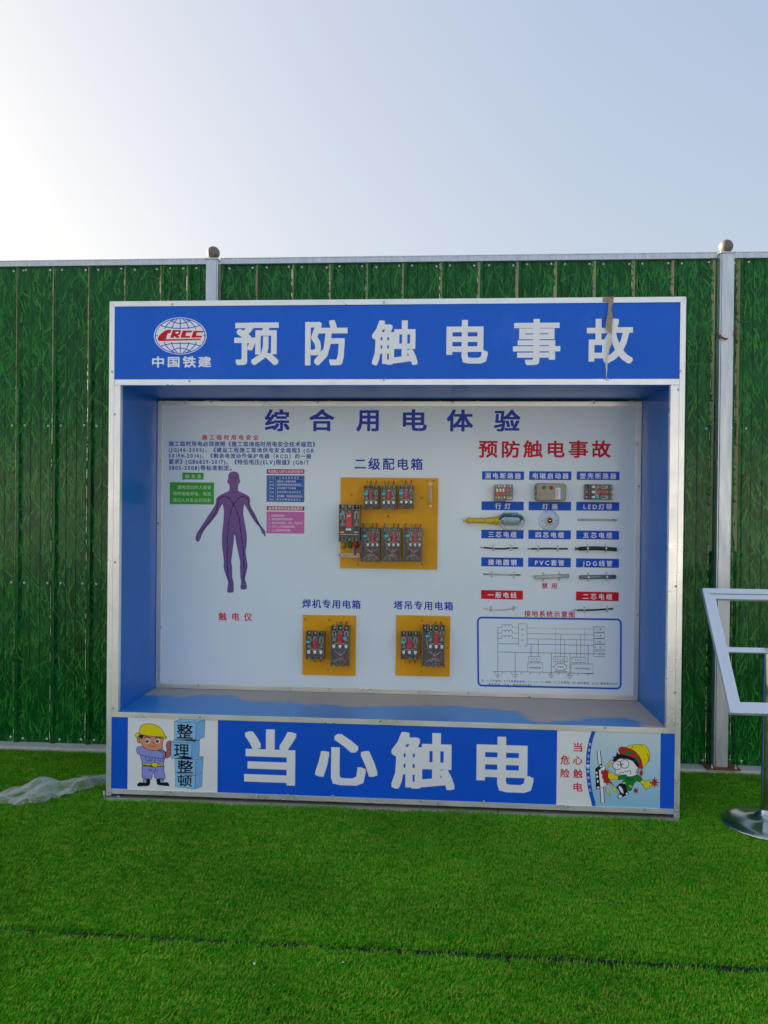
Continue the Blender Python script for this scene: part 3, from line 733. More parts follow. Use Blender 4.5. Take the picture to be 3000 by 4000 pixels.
fill([(440, 915), (520, 915), (512, 1000), (430, 1008), (355, 1010), (360, 975), (395, 960), (430, 962)], 'ink_black', 3.4)
fill([(625, 915), (710, 912), (718, 962), (770, 960), (795, 995), (780, 1008), (640, 990), (628, 960)], 'ink_black', 3.4)
lines([[(440, 925), (478, 925)], [(438, 940), (476, 942)], [(436, 955), (474, 957)], [(672, 925), (706, 923)], [(674, 940), (710, 939)], [(676, 954), (712, 954)]], 'print_white', .0026, 6, sm=False)
fill([(350, 330), (385, 330), (420, 300), (560, 300), (710, 315), (708, 380), (700, 440), (705, 480), (640, 505), (560, 508), (480, 490), (425, 450), (400, 405), (365, 400), (348, 370)], 'ink_skin', 5)
fill([(368, 300), (400, 282), (430, 300), (415, 345), (398, 330), (375, 318)], 'ink_black', 5.6)
fill([(322, 290), (345, 265), (372, 262), (385, 200), (420, 150), (500, 133), (590, 145), (670, 190), (715, 250), (738, 300), (762, 318), (755, 340), (712, 345), (700, 320), (560, 310), (430, 290), (400, 285), (370, 310), (345, 322), (325, 310)], 'ink_yellow', 6)
lines([[(358, 275), (372, 262), (390, 270)], [(372, 268), (378, 282)], [(700, 320), (730, 318), (745, 305)], [(362, 350), (380, 345), (375, 375), (388, 392)], [(560, 395), (578, 398), (570, 415)], [(505, 437), (550, 452), (605, 450)], [(600, 608), (598, 675)], [(468, 600), (470, 640), (490, 655), (540, 655), (556, 640), (558, 612)], [(510, 618), (522, 645), (540, 618)], [(650, 622), (655, 655), (690, 662)], [(700, 620), (696, 650), (720, 675)], [(518, 768), (560, 785)], [(505, 782), (552, 800)], [(605, 755), (590, 800), (578, 815)], [(608, 790), (645, 790)], [(715, 560), (722, 610)]], lw=.0022, lay=8)
lines([[(445, 328), (480, 316), (535, 330)], [(598, 338), (640, 322), (690, 338)]], 'ink_black', .0042, 8)
def disc(cx, cy, r, T, n=20, ry=None): return T([(cx+r*math.cos(2*math.pi*k/n), cy+(ry or r)*math.sin(2*math.pi*k/n)) for k in range(n)])
for cx in (493, 635):
    b = MB(); b.poly(disc(cx, 378, 34, AL), YF-7*LAY); spart(b, 'print_eye', M('print_white'), footer)
    b = MB(); b.poly(disc(cx-5, 378, 24, AL), YF-7.6*LAY); b.m = 1; b.poly(disc(cx-8, 368, 7, AL), YF-8.2*LAY); spart(b, 'print_pupil', [M('ink_black'), M('print_white')], footer)

# right cartoon: worker getting an electric shock
def B(px, py): return at(2160+px/3.318, 2820+py/3.318, YF)
def BL(pts): return [B(*p) for p in pts]
xr = fx(2578, 3000)
arcL = [(508, 108), (470, 220), (440, 360), (428, 480), (425, 590), (432, 700), (448, 830), (475, 960), (508, 1072)]
arcR = [(558, 1072), (525, 960), (500, 830), (484, 700), (478, 590), (482, 480), (492, 360), (520, 220), (560, 108)]
b = MB(); L_ = BL(spline(arcR[::-1], 3, False)); L_[0] = (L_[0][0], zt_-.002); L_[-1] = (L_[-1][0], zb_+.002)
b.poly(L_+[(xr, zb_), (xr, zt_)], YF-LAY); spart(b, 'pale_blue_ground', M('print_sky'), footer)
b = MB(); L1 = BL(spline(arcL, 3, False)); L2 = BL(spline(arcR, 3, False)); L1[0] = (L1[0][0], zt_-.002); L2[-1] = (L2[-1][0], zt_-.002); L1[-1] = (L1[-1][0], zb_+.002); L2[0] = (L2[0][0], zb_+.002)
b.poly(L1+L2, YF-2*LAY); spart(b, 'blue_arc', M('ink_label'), footer)
b = MB()
for c, (x0, y0, x1, y1) in zip('安全生产预防为主', [(463, 272, 497, 308), (450, 345, 486, 380), (443, 425, 476, 458), (438, 500, 470, 533), (434, 628, 470, 660), (442, 706, 476, 740), (450, 785, 484, 820), (462, 865, 497, 900)]):
    p0 = B(x0, y1); p1 = B(x1, y0); text_into(b, c, p0[0], p0[1], p1[0], p1[1], YF-3*LAY, .01)
spart(b, 'arc_lettering', M('print_white'), footer)
b = MB(); b.poly(disc(453, 578, 41, BL, 24, 30), YF-3*LAY); b.m = 1; b.poly(disc(450, 570, 26, BL, 20, 17), YF-4*LAY); spart(b, 'print_badge', [M('ink_box2'), M('print_white')], footer)
b = MB()
for c, (x0, y0, x1, y1) in zip('危险当心触电', [(98, 437, 218, 550), (98, 610, 218, 720), (264, 272, 380, 384), (260, 445, 385, 552), (262, 612, 385, 728), (264, 788, 385, 900)]):
    p0 = B(x0, y1); p1 = B(x1, y0); text_into(b, c, p0[0], p0[1], p1[0], p1[1], YF-LAY, .018)
spart(b, 'warning_lettering', M('ink_redlab'), footer)
cf = lambda pts, m, lay, **k: fill(pts, m, lay, T=BL, **k)
cf([(570, 372), (613, 372), (630, 545), (588, 560)], 'print_white', 3, sm=False, lw=.0034); cf([(610, 860), (655, 850), (667, 1054), (624, 1050)], 'print_white', 3, sm=False, lw=.0034)
cf([(547, 608), (625, 540), (685, 575), (600, 640), (608, 870), (556, 875)], 'ink_black', 4, sm=False, line=False)
cf([(590, 625), (672, 560), (705, 810), (612, 860)], 'print_white', 4.4, sm=False, lw=.0026)
b = MB()
for cx, cy, rx, ry in ((565, 660, 12, 16), (572, 708, 14, 18), (580, 770, 12, 20), (585, 850, 20, 14), (620, 575, 16, 12), (650, 565, 12, 10)): b.poly(disc(cx, cy, rx, BL, 9, ry), YF-5.2*LAY)
spart(b, 'print_glint', M('print_white'), footer)
def burst(cx, cy, r, n, seed, sx=1, sy=1):
    q = random.Random(seed); return [(cx+sx*(r if k % 2 == 0 else r*.45)*q.uniform(.8, 1.15)*math.cos(math.pi*k/n), cy+sy*(r if k % 2 == 0 else r*.45)*q.uniform(.8, 1.15)*math.sin(math.pi*k/n)) for k in range(2*n)]
cf([(632, 625), (655, 632), (680, 600), (692, 630), (725, 618), (712, 650), (738, 668), (708, 680), (706, 715), (728, 745), (800, 838), (735, 790), (708, 790), (700, 820), (684, 790), (652, 780), (660, 750), (632, 712), (645, 690), (620, 655)], 'ink_cred', 6, sm=False, lw=.0012)
cf([(755, 478), (735, 535), (770, 530), (695, 612), (715, 555), (695, 558)], 'ink_yellow', 5.4, sm=False, lw=.0014)
cf([(680, 840), (710, 880), (722, 872), (742, 970), (708, 915), (692, 918)], 'ink_yellow', 5.4, sm=False, lw=.0014)
cf([(715, 795), (790, 850), (800, 845), (858, 935), (800, 895), (792, 900)], 'ink_yellow', 5.4, sm=False, lw=.0014)
cf([(838, 830), (870, 800), (940, 810), (950, 870), (975, 920), (978, 945), (940, 950), (905, 970), (870, 993), (842, 975), (850, 940), (870, 935), (850, 880), (820, 850)], 'ink_black', 5)
cf([(850, 835), (880, 840), (905, 880), (912, 925), (890, 915), (862, 875)], 'print_white', 5.8, line=False)
cf([(848, 955), (870, 942), (895, 960), (880, 985), (855, 985)], 'print_white', 5.8, line=False); cf([(945, 925), (960, 915), (975, 935), (955, 948)], 'print_white', 5.8, line=False)
cf([(835, 705), (940, 688), (960, 700), (1010, 708), (1060, 690), (1110, 690), (1160, 750), (1128, 778), (1085, 765), (1050, 800), (1025, 855), (1010, 888), (960, 885), (955, 850), (945, 800), (890, 795), (915, 745), (838, 748)], 'ink_cgreen', 6, lw=.0018)
cf([(715, 668), (738, 645), (775, 660), (790, 682), (838, 700), (838, 748), (790, 745), (740, 745), (712, 715)], 'ink_yellow', 6.6, lw=.0018)
cf([(1158, 752), (1205, 768), (1235, 748), (1258, 765), (1255, 790), (1285, 800), (1280, 822), (1245, 825), (1262, 850), (1240, 862), (1220, 850), (1212, 880), (1185, 860), (1175, 825), (1130, 785)], 'ink_yellow', 6.6, lw=.0018)
cf(burst(1317, 785, 62, 8, 2, 1, 1.3), 'ink_cred', 5, sm=False, lw=.001); cf(burst(1072, 888, 40, 7, 5, 1, 1.2), 'ink_cred', 5, sm=False, lw=.001); cf(burst(1142, 665, 46, 9, 8, .8, 1.2), 'ink_cred', 5, sm=False, lw=.001)
cf([(780, 590), (790, 530), (830, 480), (900, 455), (980, 465), (1060, 510), (1112, 580), (1108, 625), (1080, 680), (1030, 705), (960, 705), (945, 685), (825, 682), (808, 625)], 'print_white', 7, lw=.0020)
cf([(765, 440), (790, 450), (815, 440), (828, 385), (850, 418), (880, 412), (920, 425), (980, 440), (1040, 455), (1085, 500), (1120, 560), (1118, 610), (1080, 570), (1030, 505), (960, 480), (860, 475), (800, 515), (758, 495), (790, 475)], 'ink_black', 7.6, sm=False, line=False)
cf([(850, 360), (870, 328), (920, 325), (1000, 350), (1075, 400), (1130, 470), (1160, 560), (1158, 610), (1130, 600), (1085, 500), (1020, 455), (940, 432), (870, 405)], 'ink_cred', 8, lw=.0018)
cf([(925, 410), (980, 378), (1035, 385), (1020, 402), (970, 425), (955, 440)], 'ink_cgreen', 8.5, lw=.0012); cf([(1045, 460), (1078, 440), (1108, 480), (1085, 505)], 'ink_cgreen', 8.5, lw=.0012)
cf([(950, 328), (1010, 300), (1090, 293), (1160, 290), (1215, 325), (1250, 400), (1248, 480), (1210, 545), (1162, 580), (1150, 510), (1090, 420), (1020, 358)], 'ink_yellow', 9, lw=.0018)
for cx, cy in ((830, 562), (928, 542)): 
    b = MB(); b.poly(disc(cx, cy, 56, BL, 26), YF-8.2*LAY); b.m = 1; b.stroke(disc(cx, cy, 56, BL, 26), .0026, YF-8.8*LAY, True); spart(b, 'print_lens', [M('print_white'), M('ink_black')], footer)
lines([[(825, 545), (860, 553)], [(832, 560), (862, 550)], [(905, 540), (875, 550)], [(912, 553), (878, 548)], [(870, 545), (875, 555)], [(848, 680), (880, 650), (905, 660), (930, 640), (960, 645), (985, 625), (1005, 640), (1008, 680)], [(1092, 610), (1104, 630), (1092, 645), (1080, 630), (1092, 610)], [(1060, 652), (1105, 655)], [(1095, 612), (1112, 598)], [(950, 715), (962, 758)], [(965, 712), (978, 752)], [(980, 712), (990, 745)], [(1000, 745), (1025, 738), (1045, 750), (1025, 762), (1000, 748)], [(1030, 360), (1100, 420), (1150, 508)], [(1225, 412), (1238, 470), (1230, 510)], [(1130, 295), (1160, 325)], [(1030, 305), (1025, 335), (995, 340)]], 'ink_black', .0022, 10, T=BL)
cf([(900, 790), (920, 780), (942, 792), (915, 802)], 'ink_yellow', 7, line=False); cf([(985, 815), (1020, 835), (1022, 850), (995, 835)], 'ink_yellow', 7, line=False)

# ---- back board print
for c, px in zip('综合用电体验', [(1034, 1598, 1132, 1685), (1208, 1598, 1306, 1685), (1392, 1602, 1480, 1686), (1573, 1598, 1668, 1684), (1745, 1599, 1848, 1686), (1929, 1600, 2033, 1686)]):
    text(board, c, px, YB, 'ink_violet', .028, 'letter')
T_ = lambda s, px, m='ink_blue', b_=.021, n='lettering': text(board, s, px, YB-LAY, m, b_, n)
T_('施工临时用电安全', (789, 1698, 1010, 1719), 'ink_red')
T_('施工临时用电必须按照《施工现场临时用电安全技术规范》', (659, 1724, 1231, 1745))
T_('(JGJ46-2005)、《建设工程施工现场供电安全规程》(GB', (659, 1748, 1225, 1768))
T_('50194-2014)、《剩余电流动作保护电器（RCD）的一般', (659, 1771, 1216, 1791))
T_('要求》(GB6829-2017)、《特低电压(ELV)限值》(GB/T', (659, 1794, 1208, 1815))
T_('3805-2008)等标准制定。', (659, 1817, 905, 1838))
def box(px, m, lay=0, name='label_panel', parent=None):
    X0, Z0, X1, Z1 = rect(*px, YB); b = MB(); b.poly([(X0, Z0), (X1, Z0), (X1, Z1), (X0, Z1)], YB-lay*LAY); return spart(b, name, M(m), board)
def C3(px, py): return at(600+px/2.37, 1500+py/2.37, YB)
b = MB(); b.poly([C3(*p) for p in [(265, 820), (463, 822), (463, 885), (280, 883), (262, 896), (266, 882)]], YB); spart(b, 'speech_tag', M('ink_green'), board)
T_('触电是', (724, 1853, 786, 1869), 'ink_paleg', .012)
box((663, 1884, 836, 1970), 'ink_green')
T_('漏电流出时人或者', (694, 1896, 824, 1911), 'ink_paleg', .008); T_('动物接触到电、电流', (676, 1921, 824, 1936), 'ink_paleg', .008); T_('通过人体反应的现象', (675, 1946, 824, 1961), 'ink_paleg', .008)
box((1042, 1833, 1189, 1851), 'ink_magenta'); T_('电流通过人体时人体受到的影响', (1048, 1836, 1184, 1848), 'print_white', .012)
box((1041, 1857, 1189, 1961), 'ink_table')
b = MB()
def Lp(a, c, wd=.0009): b.stroke([at(*a, YB), at(*c, YB)], wd, YB-LAY)
for y in (1860, 1873.5, 1887, 1899.5, 1914.5, 1930.5, 1945, 1957.5): Lp((1046, y), (1184, y))
for x in (1046, 1076, 1184): Lp((x, 1860), (x, 1957.5))
spart(b, 'table_rule', M('ink_paleg'), board)
for y, a, c, x1 in ((1866.5, '电流', '人体出现的现象', 1168), (1880.5, '1mA', '稍微惊心动魄的感受', 1156), (1893.5, '5mA', '感受到疼痛(肌肉自体功能)', 1178), (1907, '10mA', '受到克服不了的疼痛', 1156), (1922.5, '20mA', '肌肉收缩不能动的状态', 1176), (1938, '50mA', '肌肉僵硬、呼吸困难(危险状态)', 1181), (1951.5, '100mA', '致命的障碍或者死亡', 1175)):
    T_(a, (1052, y-3.6, 1071, y+3.6), 'print_white', 0); T_(c, (1081 if a != '电流' else 1090, y-4, x1, y+4), 'print_white', .006)
box((1042, 1978, 1189, 1994), 'ink_magenta'); T_('触电事故时应急措施顺序', (1049, 1980.5, 1182, 1992), 'print_white', .012)
box((1041, 1999, 1189, 2084), 'ink_pink')
for y, s_, x1 in ((2014, '1、切断事故电源；', 1112), (2028, '2、把伤员移动至安全场所；', 1146), (2043, '3、确认伤员的意识、外伤、出血状态；', 1184), (2057, '4、实行人工呼吸等应急措施；', 1153), (2071.5, '5、以上措施和同时报警。', 1136)): T_(s_, (1050, y-4.5, x1, y+4.5), 'print_white', .004)
# body figure
OUT = [(741,812),(775,820),(790,848),(792,880),(800,893),(796,915),(787,922),(782,945),(780,985),(800,1000),(845,1020),(880,1042),(893,1075),(890,1110),(905,1150),(935,1200),(958,1250),(990,1310),(1010,1335),(1030,1360),(1036,1395),(1033,1410),(1024,1405),(1022,1385),(1014,1390),(1000,1368),(985,1330),(950,1290),(915,1240),(880,1180),(852,1130),(840,1112),(832,1150),(828,1200),(836,1250),(845,1300),(857,1370),(862,1425),(860,1485),(852,1545),(858,1615),(868,1675),(862,1725),(848,1785),(846,1815),(855,1840),(863,1875),(858,1895),(835,1903),(810,1897),(805,1875),(812,1835),(805,1785),(803,1735),(800,1685),(803,1650),(790,1585),(775,1515),(762,1445),(755,1400),(744,1400),(742,1445),(733,1515),(725,1585),(718,1645),(724,1685),(726,1745),(728,1795),(738,1835),(740,1875),(738,1923),(710,1931),(685,1927),(684,1895),(690,1855),(690,1825),(665,1755),(650,1695),(652,1645),(645,1575),(635,1495),(634,1415),(640,1335),(648,1275),(650,1230),(652,1180),(645,1130),(635,1112),(612,1150),(590,1200),(560,1240),(520,1290),(480,1335),(458,1370),(440,1410),(434,1433),(427,1430),(424,1450),(410,1459),(395,1450),(390,1425),(400,1385),(425,1345),(455,1300),(485,1255),(510,1215),(545,1165),(575,1110),(580,1070),(600,1040),(640,1018),(690,995),(703,980),(705,940),(697,922),(686,915),(684,893),(692,880),(692,848),(708,820)]
b = MB(); q = spline(OUT, 3); b.poly([C3(*p) for p in q], YB); b.m = 1; b.stroke([C3(*p) for p in q], .0016, YB-.5*LAY, True)
blend_mat('ink_bodyblend', (.115, .085, .31), (.25, .125, .33), .75, 1.62)
fig = spart(b, 'printed_figure', [M('ink_bodyblend'), M('ink_bodydark')], board)
b = MB()
MER = [[(740,1110),(700,1062),(660,1040),(622,1048),(600,1085),(590,1140),(560,1205),(520,1265),(470,1325),(428,1375)], [(740,1110),(778,1066),(822,1040),(862,1052),(880,1095),(888,1150),(915,1205),(955,1270),(1005,1335)],
       [(740,1110),(716,1170),(700,1260),(690,1350),(683,1430),(682,1520),(680,1600),(683,1700),(690,1790),(712,1860)], [(740,1110),(768,1170),(790,1240),(803,1330),(815,1420),(828,1520),(835,1640),(838,1750),(828,1838)]]
for L_ in MER: b.stroke([C3(*p) for p in spline(L_, 4, False)], .0042, YB-LAY)
spart(b, 'meridian_line', M('ink_meridian'), board)
b = MB()
for L_ in MER:
    q = spline(L_, 6, False)
    for k in range(4, len(q)-2, 6): 
        a_, c_ = Vector(q[k]), Vector(q[k+1]); b.stroke([C3(*a_), C3(*(a_+(c_-a_)*.35))], .0032, YB-1.5*LAY)
spart(b, 'meridian_gap', M('ink_shirt'), board)
b = MB()
for L_ in ([(660,1110),(668,1135),(695,1140),(725,1128)], [(755,1128),(785,1140),(812,1135),(822,1110)], [(742,1150),(742,1200),(743,1265)], [(672,1300),(690,1345),(742,1388),(795,1345),(815,1300)], [(655,1660),(685,1672),(715,1655)], [(805,1645),(830,1668),(858,1662)], [(712,965),(728,990),(740,1002),(754,990),(770,965)], [(640,1045),(690,1052),(735,1035)], [(745,1035),(790,1052),(850,1048)]):
    b.stroke([C3(*p) for p in spline(L_, 4, False)], .0016, YB-.8*LAY)
spart(b, 'figure_contour', M('ink_bodydark'), board)
b = MB()
for cx, cy, r_, ry in ((723, 868, 9, 5), (757, 868, 9, 5), (740, 895, 5, 4), (740, 912, 11, 2.5), (668, 1115, 4, 4), (806, 1118, 4, 4), (743, 1277, 3, 5), (741, 1000, 20, 2)): b.poly([C3(cx+r_*math.cos(t), cy+ry*math.sin(t)) for t in [2*math.pi*k/10 for k in range(10)]], YB-LAY)
spart(b, 'figure_marks', M('ink_bodydark'), board)
T_('触电仪', (854, 2393, 985, 2425), 'ink_red', .022)
T_('二级配电箱', (1385, 1789, 1651, 1836), 'ink_blue', .024)
for c, px in zip('预防触电事故', [(1869, 1722, 1944, 1788), (1960, 1721, 2031, 1788), (2044, 1720, 2120, 1788), (2139, 1721, 2207, 1787), (2221, 1720, 2298, 1789), (2311, 1720, 2386, 1788)]): T_(c, px, 'ink_red', .026, 'letter')
T_('焊机专用电箱', (1181, 2342, 1409, 2377), 'ink_blue', .024); T_('塔吊专用电箱', (1538, 2348, 1770, 2383), 'ink_blue', .024)
def label(bx, s, tx, m='ink_label', b_=.017):
    box(bx, m); cy = (bx[1]+bx[3])/2+1; T_(s, (tx[0], cy-11.5, tx[1], cy+11.5), 'print_white', b_)
z6 = lambda v: 1780+v/2.37
R1 = [((1883, 1841, 2047, 1874), '漏电断路器', (272, 604)), ((2067, 1841, 2232, 1875), '电磁启动器', (714, 1045)), ((2253, 1842, 2420, 1875), '塑壳断路器', (1150, 1487)),
      ((1881, 1959, 2046, 1993), '行 灯', (365, 508)), ((2065, 1960, 2231, 1994), '灯 座', (802, 945)), ((2251, 1961, 2419, 1995), 'LED灯带', (1183, 1447)),
      ((1880, 2070, 2045, 2104), '三芯电缆', (302, 565)), ((2064, 2071, 2230, 2106), '四芯电缆', (740, 1003)), ((2251, 2073, 2418, 2107), '五芯电缆', (1180, 1450)),
      ((1880, 2178, 2044, 2213), '接地圆钢', (300, 563)), ((2063, 2179, 2230, 2215), 'PVC套管', (735, 1003)), ((2250, 2182, 2418, 2217), 'JDG线管', (1175, 1450))]
for bx, s_, tx in R1: label(bx, s_, (z6(tx[0]), z6(tx[1])))
label((1879, 2306, 2043, 2341), '一般电线', (z6(297), z6(563)), 'ink_redlab'); label((2250, 2312, 2417, 2347), '二芯电缆', (z6(1177), z6(1450)), 'ink_redlab')
T_('禁 用', (2116, 2277, 2175, 2300), 'ink_red'); T_('接地系统示意图', (2048, 2386, 2245, 2411), 'ink_red', .018)
# earthing diagram
def G(px, py): return at(1780+px/2.37, 2100+py/2.37, YB)
b = MB(); cs = []
for cx, cy, a0 in ((245, 782), (1490, 797), (1488, 1355), (250, 1330)) and ((243, 778, 180), (1492, 796, 270), (1490, 1360, 0), (247, 1332, 90)):
    for k in range(6):
        a = R(a0+90*k/5); cs.append((cx+38*math.cos(a), cy+38*math.sin(a)))
b.stroke([G(*p) for p in cs], .0098, YB, True); spart(b, 'diagram_border', M('ink_label'), board)
def gl(L, m, wd=.0020, lay=1):
    b = MB()
    for p in L: b.stroke([G(*q) for q in p], wd, YB-lay*LAY)
    return spart(b, 'diagram_line', M(m), board)
def coil(y):
    p = [(390, y), (425, y)]
    for c in (443, 475, 508): p += [(c-16, y-10)]+[(c+17*math.cos(R(180-180*k/6)), y-12-18*math.sin(R(180*k/6))) for k in range(7)]
    return p+[(527, y)]
dk = [coil(833), coil(885), coil(934), [(390, 833), (390, 1272)], [(345, 1240), (667, 1243)], [(805, 1247), (1275, 1260)]]
for x in (370, 442, 524, 614, 698, 785, 880, 962, 1052, 1140, 1235): dk.append([(x, 1241+(x-370)*.022), (x-17, 1262+(x-370)*.022)])
for x, y in ((390, 1272), (551, 1270), (885, 1272), (1058, 1277)): dk += [[(x-27, y), (x+27, y)], [(x-18, y+14), (x+18, y+14)], [(x-10, y+28), (x+10, y+28)]]
for (x0, y0, x1, y1) in ((582, 795, 660, 1005), (1277, 827, 1379, 876), (1277, 883, 1379, 932), (1277, 936, 1379, 985), (1277, 988, 1379, 1038), (1277, 1050, 1380, 1102), (676, 1101, 784, 1147), (908, 1103, 1034, 1150), (1074, 1108, 1201, 1156), (667, 1160, 805, 1245), (1070, 1170, 1270, 1256)):
    dk.append([(x0, y0), (x1, y0), (x1, y1), (x0, y1), (x0, y0)])
dk.append([(970+58*math.cos(2*math.pi*k/24), 1196+33*math.sin(2*math.pi*k/24)) for k in range(25)]); dk += [[(937, 1220), (925, 1240)], [(1003, 1222), (1018, 1242)], [(915, 1240), (1030, 1243)]]
gl(dk, 'ink_navy', .0021)
gl([[(527, 833), (582, 834)], [(660, 835), (1277, 848)], [(925, 840), (925, 1165)], [(1191, 846), (1191, 1108)], [(1191, 1156), (1191, 1170)]], 'ink_orange')
gl([[(527, 885), (582, 886)], [(660, 887), (1277, 900)], [(970, 895), (970, 1103)], [(970, 1150), (970, 1163)], [(1157, 898), (1157, 1108)], [(1157, 1156), (1157, 1170)]], 'ink_dteal')
gl([[(527, 934), (582, 935)], [(660, 936), (1277, 948)], [(766, 938), (766, 1101)], [(766, 1147), (766, 1160)], [(1009, 942), (1009, 1165)], [(1120, 945), (1120, 1108)], [(1120, 1156), (1120, 1170)]], 'ink_dred')
gl([[(390, 981), (582, 984)], [(660, 986), (1277, 998)], [(698, 988), (698, 1101)], [(698, 1147), (698, 1160)], [(1226, 998), (1226, 1170)]], 'ink_label', .0026)
gl([[(395, 1058), (1277, 1077)], [(551, 1064), (551, 1270)], [(885, 1070), (885, 1272)], [(885, 1195), (912, 1195)], [(1058, 1075), (1058, 1277)], [(1058, 1198), (1070, 1198)]], 'ink_dgreen', .0026)
def gt(s, x0, y0, x1, y1, bo=0): T_(s, (1780+x0/2.37, 2100+y0/2.37, 1780+x1/2.37, 2100+y1/2.37), 'ink_navy', bo)
for c, y in zip('RCD', (843, 891, 940)): gt(c, 611, y, 629, y+18)
gt('RCD', 698, 1117, 760, 1134); gt('RCD', 938, 1121, 1002, 1138); gt('RCD', 1105, 1125, 1168, 1142)
for s_, y in (('L1黄', 840), ('L2绿', 898), ('L3红', 952), ('N 蓝', 1005)): gt(s_, 1285, y, 1350, y+20, .006)
gt('PE黄绿', 1285, 1066, 1374, 1087, .006)
gt('单相用电设备', 683, 1197, 788, 1213, .012); gt('电焊机', 944, 1190, 997, 1205, .012); gt('三相五线用电设备', 1098, 1204, 1240, 1220, .012)
gt('注：1-工作接地；2-PE线重复接地；L1，L2，L3-相线；N-工作零线；PE-保护零线；RCD-漏电保护开关', 236, 1328, 1497, 1350, .008)
gt('（兼有短路、过载、漏电保护功能）。', 290, 1352, 735, 1371, .008)

